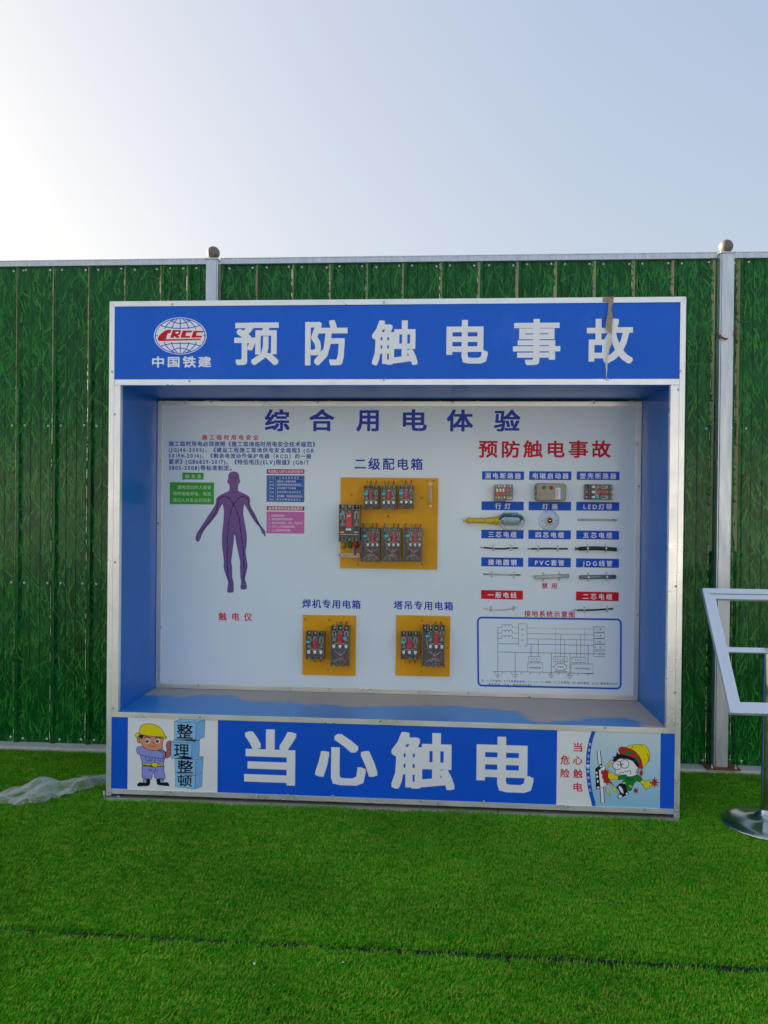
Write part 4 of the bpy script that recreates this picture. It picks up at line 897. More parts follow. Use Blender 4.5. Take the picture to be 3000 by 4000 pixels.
# ============================================================ ELECTRICAL EXHIBITS
def breaker(parent, X0, Z0, X1, Z1, y, d, kind='3p', off=(0, 0, 0), name='circuit_breaker', rot=False, wires=None):
    """see-through moulded case breaker on the plane y, standing d proud. Local u to the right, v down."""
    W_, H_ = X1-X0, Z1-Z0
    def U(u, v): return (X0+W_*u, Z1-H_*v) if not rot else (X1-W_*v, Z1-H_*u)
    def bx(b, u0, v0, u1, v1, d0, d1):
        p, q = U(u0, v0), U(u1, v1); b.box(p[0], y-d*d1, p[1], q[0], y-d*d0, q[1])
    n = 4 if kind in ('4p', 'rcd4') else 3
    lo = kind in ('rcd4', 'rcd3')
    big = kind == 'big'
    b = MB(); b.m = 0
    bx(b, 0, 0, 1, 1, .0, .42)
    for u in (0, .965): bx(b, u, .0, u+.035, 1, .42, 1.0)
    tv = .115
    for k in range(1, n):
        u = k/n; bx(b, u-.045, .0, u+.045, tv, .42, .96); bx(b, u-.045, 1-tv, u+.045, 1, .42, .96)
        bx(b, u-.010, tv, u+.010, 1-tv if not lo else .55, .42, .86)
    for v in ((tv, .865) if not lo else (.095, .24, .925)): bx(b, .036, v, .964, v+.018, .42, .99)
    if lo: bx(b, .036, .555, .964, .566, .42, .97)
    else: bx(b, .036, .52, .964, .53, .42, .9)
    b.m = 1
    for k in range(n):
        c = (k+.5)/n; bx(b, c-.32/n, .012, c+.32/n, tv-.005, .42, .50); bx(b, c-.32/n, 1-tv+.005, c+.32/n, .988, .42, .50)
    bx(b, .04, .14, .96, .86, .42, .47)
    ch = b.build(name, [M('case'), M('case_dark')], None); ch.location = (-off[0], -off[1], -off[2])
    if parent: ch.parent = parent
    def sp(mb, nm, m, **k):
        o = mb.build(nm, m, None, **k); o.parent = ch; return o
    b = MB(); bx(b, .037, tv+.02, .963, .863 if not lo else .923, .90, .93); sp(b, 'clear_cover', M('cover'))
    rnd_ = random.Random(int(X0*1e4) % 999+int(Z0*1e4) % 77)
    vt, vb = .055, .945
    t0 = None
    for k in range(n):
        c = (k+.5)/n
        for v in (vt, vb):
            b = MB(); p = U(c, v); r_ = (.0062 if not big else .0085); b.lathe([(-d*.50, r_), (-d*.78, r_), (-d*.78, .0001)], (p[0], y, p[1]), 'y', n=8); sp(b, 'terminal', M('inner_lt' if rnd_.random() < .7 else 'brass'))
    u_off = (.25 if n == 4 and lo else 0); poles = 3; pw = (1-u_off)/3
    v0, v1 = (.17, .40) if not lo else (.10, .26)
    for k in range(poles):
        c = u_off+pw*(k+.5)
        b = MB(); w2 = pw*.30
        bx(b, c-w2, v0, c+w2, v0+(v1-v0)*.25, .5, .82); bx(b, c-w2, v0, c-w2*.5, v1, .5, .82); bx(b, c+w2*.5, v0, c+w2, v1, .5, .82)
        sp(b, 'arc_chute', M('inner_lt' if (k+int(X0*10)) % 2 else 'inner'))
        if k != 1:
            b = MB(); vv = v1+.10 if not lo else .30
            bx(b, c-w2*.9, vv, c+w2*.9, vv+.07, .5, .84); bx(b, c-w2*.3, v1+.01, c+w2*.3, vv, .5, .75)
            sp(b, 'contact_block', M('inner'))
    tvv = .70 if not lo else .52
    if not big:
        for k in range(poles):
            c = u_off+pw*(k+.5); w2 = pw*.26; b = MB(); h_ = .12 if not lo else .085; vs0 = .66 if not lo else .455
            P4 = [U(c-w2, vs0), U(c+w2, vs0), U(c+w2*.85, vs0+h_*.7), U(c+w2*.4, vs0+h_), U(c-w2*.4, vs0+h_), U(c-w2*.85, vs0+h_*.7)]
            m_ = len(P4); yf, yb = y-d*.97, y-d*.88
            b.v = [(q[0], yf, q[1]) for q in P4]+[(q[0], yb, q[1]) for q in P4]
            b.f = [tuple(range(m_))[::-1], tuple(range(m_, 2*m_))]+[(i, (i+1) % m_, (i+1) % m_+m_, i+m_) for i in range(m_)]; b.mi = [0]*len(b.f); b.smooth = [False]*len(b.f)
            sp(b, 'phase_tab', M('tab'))
        b = MB(); bx(b, u_off+pw*.55, .615 if not lo else .42, u_off+pw*2.45, .628 if not lo else .43, .86, .95); sp(b, 'trip_bar', M('inner_lt'))
    else:
        b = MB(); bx(b, .05, .80, .95, .812, .86, .96); sp(b, 'trip_bar', M('inner_lt'))
        for u in (.16, .84): b = MB(); bx(b, u-.09, .725, u+.09, .765, .8, .95); sp(b, 'tripping_coil', M('wire_y' if u < .5 else 'bar'))
        b = MB(); bx(b, .34, .53+.11, .60, .585+.11, .93, .96); sp(b, 'rating_label', M('tab'))
        b = MB(); bx(b, .38, .295, .56, .34, 1.03, 1.05); sp(b, 'toggle_label', M('tab'))
        b = MB(); p = U(.06, .77); b.lathe([(-d*.9, .006), (-d*1.0, .006), (-d*1.0, .0001)], (p[0], y, p[1]), 'y', n=10); sp(b, 'test_button', M('toggle'))
    # toggle in its clear red escutcheon
    uc = u_off+pw*1.5; tw = .115*(1-u_off) if not big else .13
    a0, a1 = (.25, .60) if not lo else (.15, .44)
    if big: a0, a1 = .23, .62
    b = MB(); bx(b, uc-tw, a0, uc+tw, a1, .93, 1.0); sp(b, 'toggle_guard', M('cover_pink' if not big else 'toggle'))
    b = MB(); bx(b, uc-tw*.68, a0+(a1-a0)*.22, uc+tw*.68, a0+(a1-a0)*.50, 1.0, 1.22); bx(b, uc-tw*.68, a0+(a1-a0)*.52, uc+tw*.68, a1-(a1-a0)*.12, 1.0, 1.08); sp(b, 'toggle', M('toggle'), bevel=.001)
    # cyan oval maker's sticker
    b = MB(); su, sv = (.14, .355) if not lo else (.23, .24)
    if big: su, sv = .14, .26
    if kind == 'rcd3': su, sv = .76, .29
    if rot: su, sv = .80, .58
    p = U(su, sv); rx, rz = (.0115, .0072) if not rot else (.0085, .0115)
    b.poly([(p[0]+rx*math.cos(2*math.pi*k/20), p[1]+rz*math.sin(2*math.pi*k/20)) for k in range(20)], y-d*1.003); b.m = 1
    b.stroke([(p[0]+rx*.8*math.cos(2*math.pi*k/20), p[1]+rz*.8*math.sin(2*math.pi*k/20)) for k in range(20)], .0006, y-d*1.006, True); sp(b, 'oval_sticker', [M('cyan'), M('ink_dteal')])
    if lo:   # residual-current part: coil, white leads, test button
        cu = .56; cv = .76
        p = U(cu, cv); b = MB(); w2 = .19*W_
        b.poly([(p[0]+w2*(1+.18*math.sin(k*2.3))*math.cos(2*math.pi*k/16), p[1]+w2*.38*(1+.2*math.sin(k*3.1))*math.sin(2*math.pi*k/16)) for k in range(16)], y-d*.70)
        b.tube([(p[0]-w2, y-d*.68, p[1]), (p[0], y-d*.80, p[1]+.002), (p[0]+w2, y-d*.68, p[1]-.001)], .0055, 7); sp(b, 'sensing_coil', M('ink_dred'))
        b = MB(); r_ = .0017
        ends = [(.18, .30), (.40, .62), (.62, .62), (.84, .62)] if n == 4 else [(.22, .60), (.50, .62), (.78, .62)]
        for u, v in ends:
            q0, q1 = U(u, v), U(cu, cv-.03); mid = U(u*.7+cu*.3-.03, cv-.10 if v > .5 else cv-.16)
            b.tube([(q0[0], y-d*.78, q0[1]), (mid[0], y-d*.82, mid[1]), (q1[0], y-d*.80, q1[1])], r_, 5)
        for k in range(n):
            q0, q1 = U((k+.5)/n, .91), U(cu+(k-n/2)*.03, cv+.03); b.tube([(q1[0], y-d*.8, q1[1]), ((q0[0]*.7+q1[0]*.3), y-d*.82, q1[1]*.45+q0[1]*.55), (q0[0], y-d*.78, q0[1])], r_, 5)
        sp(b, 'white_lead', M('wire_w'))
        p = U(.88, .85); b = MB(); b.lathe([(-d*.9, .0052), (-d*1.03, .0052), (-d*1.03, .0001)], (p[0], y, p[1]), 'y', n=10); sp(b, 'test_button', M('toggle'))
    return ch
def wire(parent, px, py, tx, ty, y, d, m, off, r=.0022, name='wire'):
    """from the hole (px,py) in the plate to a terminal (tx,ty)"""
    a, c = at(px, py, y), at(tx, ty, y-d*.6); b = MB()
    b.tube([(a[0], y+.002, a[1]), (a[0], y-.010, a[1]+.001), (a[0]*.6+c[0]*.4, y-.022, a[1]*.6+c[1]*.4), (c[0], y-d*.7, c[1]), (c[0], y-d*.7, c[1]-.006)], r, 7)
    o = b.build(name, M(m), None); o.location = tuple(-v for v in off); o.parent = parent; return o
def hole(parent, px, py, y, off, r=.0042, k=1):
    a = at(px, py, y); b = MB(); b.poly([(a[0]+r*math.cos(2*math.pi*k/12), a[1]+r*k_*math.sin(2*math.pi*k/12)) for k in range(12) for k_ in (1,)], y-.0004)
    o = b.build('drilled_hole', M('black'), None); o.location = tuple(-v for v in off); o.parent = parent
def plate_screw(parent, px, py, y, off):
    a = at(px, py, y); b = MB(); b.lathe([(0, .0058), (-.0012, .0058), (-.0016, .0042), (-.0045, .0036), (-.0048, .0001)], (a[0], y, a[1]), 'y', n=10)
    o = b.build('plate_screw', M('brass'), None); o.location = tuple(-v for v in off); o.parent = parent
def dist_board(px, label_):
    X0, Z0, X1, Z1 = rect(*px, D2-.012); o = ((X0+X1)/2, D2, Z0); e = empty('distribution_board', o); tag(e, label_, 'distribution board', 'amber distribution boards on the back panel')
    b = MB(); b.box(X0, D2-.014, Z0, X1, D2-.0006, Z1); p = b.build('mounting_plate', M('plate'), None, bevel=.0008); p.location = tuple(-v for v in o); p.parent = e
    return e, o
z5 = lambda x, y: (1280+x/3.318, 1750+y/3.318)
YP = D2-.0142
def R5(x0, y0, x1, y1, y, f=z5):
    a, c = f(x0, y0), f(x1, y1); return rect(a[0], a[1], c[0], c[1], y)
db, off = dist_board((z5(165, 0)[0], z5(0, 386)[1], z5(1426, 0)[0], z5(0, 1565)[1]), 'large amber distribution board carrying seven clear circuit breakers, in the middle of the white panel')
dd = .062
for x0, x1, y0, y1 in ((470, 656, 487, 795), (697, 883, 486, 795), (925, 1110, 478, 788)):
    breaker(db, *R5(x0, y0, x1, y1, YP-dd), YP, dd, '3p', off)
for x0, x1 in ((430, 673), (702, 944), (983, 1222)): breaker(db, *R5(x0, 1035, x1, 1478, YP-dd), YP, dd, 'rcd4', off)
breaker(db, *R5(143, 733, 413, 1216, YP-.085), YP, .085, 'big', off)
for trip in (((508, 436), (500, 495)), ((562, 436), (562, 495)), ((628, 438), (622, 495)), ((730, 436), (728, 495)), ((792, 436), (788, 495)), ((855, 438), (848, 495)), ((955, 428), (957, 486)), ((1013, 430), (1017, 486)), ((1083, 428), (1074, 486))):
    i_ = [0]
for k, ((hx, hy), (tx, ty)) in enumerate((((508, 436), (503, 500)), ((562, 436), (563, 500)), ((628, 438), (621, 500)), ((730, 436), (729, 500)), ((792, 436), (789, 500)), ((855, 438), (848, 500)), ((955, 428), (957, 492)), ((1013, 430), (1018, 492)), ((1083, 428), (1074, 492)))):
    a, c = z5(hx, hy), z5(tx, ty); hole(db, *a, YP, off); wire(db, *a, *c, YP, dd, ('wire_y', 'wire_g', 'wire_r')[k % 3], off)
for k, ((hx, hy), (tx, ty)) in enumerate((((463, 985), (465, 1048)), ((524, 985), (523, 1048)), ((588, 980), (580, 1048)), ((640, 982), (637, 1048)), ((738, 985), (738, 1048)), ((800, 985), (795, 1048)), ((860, 985), (852, 1048)), ((918, 990), (910, 1048)), ((1010, 988), (1012, 1048)), ((1080, 988), (1072, 1048)), ((1142, 990), (1132, 1048)), ((1206, 995), (1190, 1048)))):
    a, c = z5(hx, hy), z5(tx, ty); hole(db, *a, YP, off); wire(db, *a, *c, YP, dd, ('wire_b', 'wire_y', 'wire_g', 'wire_r')[k % 4], off, .0022 if k % 4 == 0 else .0028)
for x, y in ((308, 606), (1218, 647), (785, 885), (390, 1510), (1222, 1508)): plate_screw(db, *z5(x, y), YP, off)
for x, y in ((1287, 428), (1371, 424)): hole(db, *z5(x, y), YP, off, .0036)
def dpart(e, off, mb, nm, m, **k):
    o = mb.build(nm, m, None, **k); o.location = tuple(-v for v in off); o.parent = e; return o
X0, Z0, X1, Z1 = R5(1314, 500, 1350, 712, YP-.012)
b = MB(); b.box(X0, YP-.014, Z0, X1, YP-.006, Z1); bar = dpart(db, off, b, 'neutral_bar', M('bar'), bevel=.0006)
for k in range(7):
    b = MB(); z = Z1-(Z1-Z0)*(k+.5)/7; b.lathe([(YP-.014, .0042), (YP-.018, .0040), (YP-.018, .0001)], ((X0+X1)/2, 0, z), 'y', n=8); o = b.build('bar_screw', M('brass'), None); o.parent = bar
for ya, yb in ((450, 482), (742, 768)):
    q = R5(1312, ya, 1350, yb, YP-.008); b = MB(); b.box(q[0], YP-.004, q[1], q[2], YP, q[3]); b.lathe([(YP-.004, .004), (YP-.009, .0035), (YP-.009, .0001)], ((q[0]+q[2])/2, 0, (q[1]+q[3])/2), 'y', n=8); dpart(db, off, b, 'bar_foot', M('inner_lt'))
for (x, y), m_ in (((203, 1255), 'lug_y'), ((290, 1252), 'lug_g'), ((375, 1252), 'lug_r')):
    a = at(*z5(x, y), YP-.03); b = MB(); b.tube([(a[0]+.003, YP-.045, a[1]+.014), (a[0]+.002, YP-.042, a[1]+.006), (a[0], YP-.034, a[1]-.003), (a[0]-.002, YP-.018, a[1]-.012), (a[0]-.002, YP+.002, a[1]-.013)], [.0085, .0095, .011, .010, .009], 10); dpart(db, off, b, 'cable_lug', M(m_))
for x, y in ((205, 1275), (295, 1275), (385, 1265)): hole(db, *z5(x, y), YP, off, .011)
q = R5(158, 1362, 418, 1420, YP-.028); b = MB(); b.box(q[0], YP-.034, q[1], q[2], YP-.028, q[3]); bar = dpart(db, off, b, 'earth_bar', M('bar'), bevel=.0008)
for u in (.09, .27, .44, .60, .76, .92):
    b = MB(); b.lathe([(YP-.034, .0052), (YP-.038, .0048), (YP-.038, .0001)], (q[0]+(q[2]-q[0])*u, 0, (q[1]+q[3])/2), 'y', n=10); o = b.build('bar_screw', M('brass' if .2 < u < .7 else 'steel'), None); o.parent = bar
for u in (.04, .97):
    b = MB(); x = q[0]+(q[2]-q[0])*u; b.lathe([(YP-.0275, .010), (YP-.012, .008), (YP, .010)], (x, 0, (q[1]+q[3])/2+.002), 'y', n=12); dpart(db, off, b, 'bar_insulator', M('lug_r'))
a, c = at(*z5(370, 1290), YP-.04), at(*z5(355, 1380), YP-.04); b = MB(); b.tube([(a[0], YP-.030, a[1]), (a[0]-.006, YP-.040, a[1]-.012), (c[0]-.001, YP-.042, c[1]+.012), (c[0], YP-.041, c[1]-.001)], [.006, .0062, .0055, .006], 8); dpart(db, off, b, 'earth_cable', M('lug_b'))
z8 = lambda x, y: (1150+x/2.552, 2300+y/2.552)
def small_board(px, label_, b1, b2, kinds, holes, bot, scr):
    e, off = dist_board((*z8(*px[:2]), *z8(*px[2:])), label_)
    breaker(e, *R5(*b1, YP-.06, z8), YP, .060, kinds[0], off); breaker(e, *R5(*b2, YP-.065, z8), YP, .065, kinds[1], off)
    for k, ((hx, hy), (tx, ty)) in enumerate(holes):
        a, c = z8(hx, hy), z8(tx, ty); hole(e, *a, YP, off); wire(e, *a, *c, YP, .065, ('wire_y', 'wire_g', 'wire_r')[k], off, .0032)
    for k, (x, y) in enumerate(bot):
        a = at(*z8(x, y), YP); m_ = ('wire_y', 'wire_g', 'wire_r')[k]; b = MB(); b.tube([(a[0], YP+.001, a[1]-.001), (a[0], YP-.014, a[1]), (a[0]-.001, YP-.025, a[1]+.010), (a[0]-.002, YP-.026, a[1]+.02)], .0032, 7); dpart(e, off, b, 'wire', M(m_))
    for x, y in scr: plate_screw(e, *z8(x, y), YP, off)
    return e
small_board((83, 267, 610, 862), 'small amber board with two breakers, lower centre-left, the left of the two small boards', (112, 433, 294, 710), (362, 375, 545, 780), ('3p', 'rcd3'),
            (((415, 330), (403, 388)), ((470, 332), (456, 388)), ((522, 330), (508, 388))), ((162, 722), (212, 722), (268, 720)), ((110, 300), (347, 313), (333, 806)))
small_board((1012, 270, 1550, 870), 'small amber board with two breakers, nearest the wiring diagram', (1060, 437, 1236, 713), (1273, 375, 1498, 785), ('3p', 'rcd4'),
            (((1357, 332), (1357, 392)), ((1408, 336), (1412, 392)), ((1460, 330), (1466, 392))), ((1095, 732), (1148, 732), (1203, 732)), ((1275, 316), (1525, 590), (1265, 826)))

# ---- exhibits on the right
zq = lambda x, y: (1780+x/5.184, 1860+y/5.184)        # enlargement of the lamp area
zr = lambda x, y: (2060+x/4.1475, 1860+y/4.1475)
z7 = lambda x, y: (1780+x/2.37, 2100+y/2.37)
GX = 'exhibits fixed to the white panel'
# moulded case breaker lying on its side
q = R5(945, 133, 1385, 380, D2-.05, zr)
o = breaker(None, *q, D2-.0005, .055, '3p', (0, 0, 0), 'circuit_breaker', rot=True); tag(o, 'clear circuit breaker lying on its side above the LED strip label', 'circuit breaker', GX)
# residual current breaker with red toggles
q = R5(785, 165, 1160, 510, D2-.05, zq); e = empty('leakage_breaker', ((q[0]+q[2])/2, D2, q[1])); off = tuple(e.location); tag(e, 'clear leakage circuit breaker with a red three-pole toggle bar, above the hand lamp', 'circuit breaker', GX)
def qb(b, u0, v0, u1, v1, d0, d1): b.box(q[0]+(q[2]-q[0])*u0, D2-d1, q[3]-(q[3]-q[1])*v0, q[0]+(q[2]-q[0])*u1, D2-d0, q[3]-(q[3]-q[1])*v1)
b = MB(); qb(b, 0, .02, .62, 1, .0005, .045); qb(b, .63, 0, 1, .93, .0005, .040); qb(b, .0, .22, 1.0, .62, .0405, .056); dpart(e, off, b, 'housing', M('case'), bevel=.001)
b = MB(); qb(b, .02, .23, .98, .61, .0565, .060); qb(b, .62, .62, .99, .92, .041, .045); dpart(e, off, b, 'clear_cover', M('cover'))
for k in range(6):
    for v in (.10, .76 if k < 4 else .80):
        b = MB(); qb(b, .05+k*.155, v-.05, .13+k*.155, v+.06, .044, .050); dpart(e, off, b, 'terminal', M('inner_lt' if k % 2 else 'inner'))
for k in range(3): b = MB(); qb(b, .09+k*.17, .27, .19+k*.17, .44, .0605, .063); dpart(e, off, b, 'status_window', M('inner_lt'))
b = MB(); qb(b, .06, .58, .54, .67, .058, .080)
for k in range(3): qb(b, .07+k*.17, .48, .18+k*.17, .60, .058, .074)
dpart(e, off, b, 'toggle', M('toggle'), bevel=.001)
b = MB(); qb(b, .60, .20, .68, .45, .0605, .066); dpart(e, off, b, 'test_button', M('toggle'))
for k in range(4): b = MB(); qb(b, .66+k*.085, .66, .69+k*.085, .93, .045, .049); dpart(e, off, b, 'rib', M('inner'))
# magnetic starter box
q = R5(140, 112, 632, 405, D2-.07, zr); e = empty('magnetic_starter', ((q[0]+q[2])/2, D2, q[1])); off = tuple(e.location); tag(e, 'beige rounded magnetic starter box with a green and a red button', 'starter box', GX)
W_, H_ = q[2]-q[0], q[3]-q[1]
def rr(x0, z0, x1, z1, r, n=5):
    P = []
    for cx, cz, a0 in ((x1-r, z1-r, 0), (x0+r, z1-r, 90), (x0+r, z0+r, 180), (x1-r, z0+r, 270)):
        for k in range(n+1): a = R(a0+90*k/n); P.append((cx+r*math.cos(a), cz+r*math.sin(a)))
    return P
def prism(b, P, ya, yb, inset=0, yc=None):
    n_ = len(P); vs = [(x, ya, z) for x, z in P]+[(x, yb, z) for x, z in P]; fs = [(i, i+n_, (i+1) % n_+n_, (i+1) % n_) for i in range(n_)]
    if inset:
        cx = sum(p[0] for p in P)/n_; cz = sum(p[1] for p in P)/n_
        vs += [(x-(x-cx)*inset, yc, z-(z-cz)*inset) for x, z in P]; fs += [(i+n_, i+2*n_, (i+1) % n_+2*n_, (i+1) % n_+n_) for i in range(n_)]; fs.append(tuple(range(2*n_, 3*n_))[::-1])
    else: fs.append(tuple(range(n_, 2*n_))[::-1])
    fs = [f[::-1] for f in fs]; b.add(vs, fs); return b
b = MB(); prism(b, rr(q[0], q[1], q[2], q[3], .014), D2-.0005, D2-.030); dpart(e, off, b, 'base_tray', M('beige'))
b = MB(); prism(b, rr(q[0]+.0015, q[1]+.0015, q[2]-.0015, q[3]-.0015, .014), D2-.0305, D2-.072, .06, D2-.076); dpart(e, off, b, 'cover', M('beige'), bevel=.0012)
for (x, y), m_ in (((268, 185), 'btn_g'), ((388, 188), 'btn_r')):
    a = at(*zr(x, y), D2-.076); b = MB(); b.m = 1; b.lathe([(D2-.076, .0095), (D2-.0785, .0095), (D2-.0785, .0078)], (a[0], 0, a[1]), 'y', n=18); b.m = 0; b.lathe([(D2-.0785, .0078), (D2-.082, .0074), (D2-.083, .0001)], (a[0], 0, a[1]), 'y', n=18); dpart(e, off, b, 'push_button', [M(m_), M('black')])
pl = R5(458, 190, 548, 368, D2-.0765, zr); b = MB(); b.box(pl[0], D2-.0768, pl[1], pl[2], D2-.0762, pl[3]); lb = dpart(e, off, b, 'rating_label', M('tab'))
b = MB(); b.m = 0; b.poly([(pl[2]-.0045, pl[1]), (pl[2], pl[1]), (pl[2], pl[3]), (pl[2]-.0045, pl[3])], D2-.0771); b.m = 1
for k in range(4): b.stroke([(pl[0]+.003+k*.0032, pl[1]+.004), (pl[0]+.003+k*.0032, pl[3]-.004-.003*(k % 2))], .0009, D2-.0771)
o = b.build('label_print', [M('ink_box2'), M('ink_navy')], None); o.parent = lb
for z in (q[3]-.022, q[3]-.052): b = MB(); b.box(q[0]-.0005, D2-.05, z-.010, q[0]+.002, D2-.02, z); dpart(e, off, b, 'knockout', M('black'))
# hand lamp
yl = D2-.042; c0 = at(*zq(150, 905), yl); c1 = at(*zq(1510, 905), yl); zc = (c0[1]+c1[1])/2; sx = (c1[0]-c0[0])/1360
def lx(p): return c0[0]+(p-150)*sx
e = empty('hand_lamp', (lx(600), D2, zc)); off = tuple(e.location); tag(e, 'yellow-handled hand lamp with a wire cage and hanging hook', 'hand lamp', GX)
b = MB(); b.tube([(lx(150), yl, zc-.001), (lx(225), yl, zc)], .0048, 8); dpart(e, off, b, 'cable_stub', M('yellow'))
b = MB(); b.lathe([(lx(x), r_*sx) for x, r_ in ((218, 1), (220, 40), (235, 62), (275, 66), (300, 58), (420, 56), (520, 62), (600, 52), (640, 66), (690, 72), (800, 72), (802, 1))], (0, yl, zc), 'x', n=16); dpart(e, off, b, 'handle', M('yellow'))
for x in (345, 590): b = MB(); b.poly([(lx(x)+.0022*math.cos(k), zc+.001+.0022*math.sin(k)) for k in range(6)], yl-.0165*(.86 if x < 400 else .84)+.0005-.0035); dpart(e, off, b, 'screw_recess', M('black'))
b = MB(); b.lathe([(lx(x), r_*sx) for x, r_ in ((800, 60), (802, 78), (868, 78), (870, 40))], (0, yl, zc), 'x', n=8); b.box(lx(798), yl-.006, zc+.014, lx(852), yl+.006, zc+.0245); b.box(lx(798), yl-.006, zc-.0245, lx(852), yl+.006, zc-.014); col = dpart(e, off, b, 'collar', M('yellow'), bevel=.001)
for s_ in (1, -1): b = MB(); b.lathe([(yl-.006, .0032), (yl-.008, .003), (yl-.008, .0001)], (lx(825), 0, zc+s_*.0195), 'y', n=8); o = b.build('collar_screw', M('brass'), None); o.parent = col
b = MB(); b.lathe([(lx(868), .0125), (lx(925), .0125), (lx(930), .008), (lx(932), .0001)], (0, yl, zc), 'x', n=16); dpart(e, off, b, 'socket', M('cream'))
b = MB(); b.lathe([(lx(x), r_*sx) for x, r_ in ((870, 90), (920, 140), (970, 162), (1100, 168), (1230, 166), (1310, 140), (1370, 90), (1392, 30), (1395, 1))], (0, yl+.004, zc), 'x', n=14, a0=R(12), a1=R(168)); dpart(e, off, b, 'reflector', M('reflector'))
b = MB(); b.lathe([(lx(x), r_*sx) for x, r_ in ((925, 40), (960, 60), (1010, 85), (1100, 92), (1180, 92), (1260, 76), (1310, 40), (1322, 1))], (0, yl-.002, zc), 'x', n=18); dpart(e, off, b, 'bulb', M('glass'))
for k, ang in enumerate((90, 55, 10, -30, -65, -90)):
    a = R(ang); b = MB(); P = []
    for x, r_ in ((880, 85), (970, 178), (1100, 180), (1225, 178), (1310, 150), (1370, 90), (1395, 10)):
        P.append((lx(x), yl-r_*sx*math.cos(a), zc+r_*sx*math.sin(a)))
    b.tube(P, .0011, 6); dpart(e, off, b, 'cage_wire', M('chrome'))
for x in (978, 1245):
    b = MB(); b.tube([(lx(x), yl-181*sx*math.cos(R(t)), zc+181*sx*math.sin(R(t))) for t in range(-90, 91, 15)], .0013, 6); dpart(e, off, b, 'cage_ring', M('chrome'))
b = MB(); b.tube([(lx(1370), yl, zc+.006), (lx(1440), yl-.002, zc+.006), (lx(1490), yl-.003, zc+.006), (lx(1512), yl-.003, zc+.001), (lx(1505), yl-.003, zc-.004), (lx(1480), yl-.003, zc-.006)], .0010, 6); dpart(e, off, b, 'hook', M('chrome'))
# lamp holder
a = at(2145, 2033, D2-.012); hx, hz = at(*zr(370, 717), D2-.035); e = empty('lamp_holder', (a[0], D2, a[1]-.054)); off = tuple(e.location); tag(e, 'round white lamp holder with a brass screw socket in its centre', 'lamp holder', GX)
b = MB(); b.lathe([(D2-.0005, .0545), (D2-.006, .0548), (D2-.010, .050), (D2-.014, .032), (D2-.017, .0225)], (a[0], 0, a[1]), 'y', n=36); dpart(e, off, b, 'base', M('holder'))
b = MB(); b.lathe([(D2-.014, .0225), (D2-.030, .0185), (D2-.036, .0180), (D2-.036, .0145), (D2-.018, .0140)], (a[0]+.001, 0, a[1]), 'y', n=26); dpart(e, off, b, 'collar', M('tab'))
b = MB(); b.lathe([(D2-.035, .0138), (D2-.030, .0128), (D2-.026, .0136), (D2-.018, .0128), (D2-.018, .0001)], (a[0]+.001, 0, a[1]), 'y', n=22); b.box(a[0]-.004, D2-.026, a[1]-.0015, a[0]+.009, D2-.018, a[1]+.002); dpart(e, off, b, 'screw_socket', M('copper'))
for s_ in (-1, 1): b = MB(); b.box(a[0]+s_*.040, D2-.0140, a[1]-.0018, a[0]+s_*.025, D2-.0095, a[1]+.0022); dpart(e, off, b, 'slot', M('ink_bodydark'))
# LED strip
q = R5(808, 686, 1448, 728, D2-.006, zr); e = empty('light_strip', ((q[0]+q[2])/2, D2, q[1])); off = tuple(e.location); tag(e, 'thin pale LED light strip held by two screws', 'light strip', GX)
b = MB(); b.tube([(q[0], D2-.005, q[3]-.004), ((q[0]*.8+q[2]*.2), D2-.006, q[3]-.004), ((q[0]+q[2])/2, D2-.007, q[3]-.0035), (q[0]*.2+q[2]*.8, D2-.006, q[3]-.0045), (q[2], D2-.005, q[3]-.0045)], .0045, 4); b.v = [(x, y, (z-q[3]+.004)*1.15+(q[1]+q[3])/2) for x, y, z in b.v]; dpart(e, off, b, 'strip', M('pvc'))
for k in range(13): x = q[0]+(q[2]-q[0])*(k+.8)/14.2; b = MB(); b.box(x-.002, D2-.0118, (q[1]+q[3])/2-.0016, x+.002, D2-.0098, (q[1]+q[3])/2+.0014); dpart(e, off, b, 'diode', M('cream'))
for x in (890, 1388): a = at(*zr(x, 706), D2-.01); b = MB(); b.lathe([(D2-.010, .005), (D2-.0125, .0045), (D2-.0135, .0001)], (a[0], 0, a[1]), 'y', n=10); dpart(e, off, b, 'screw', M('steel'))
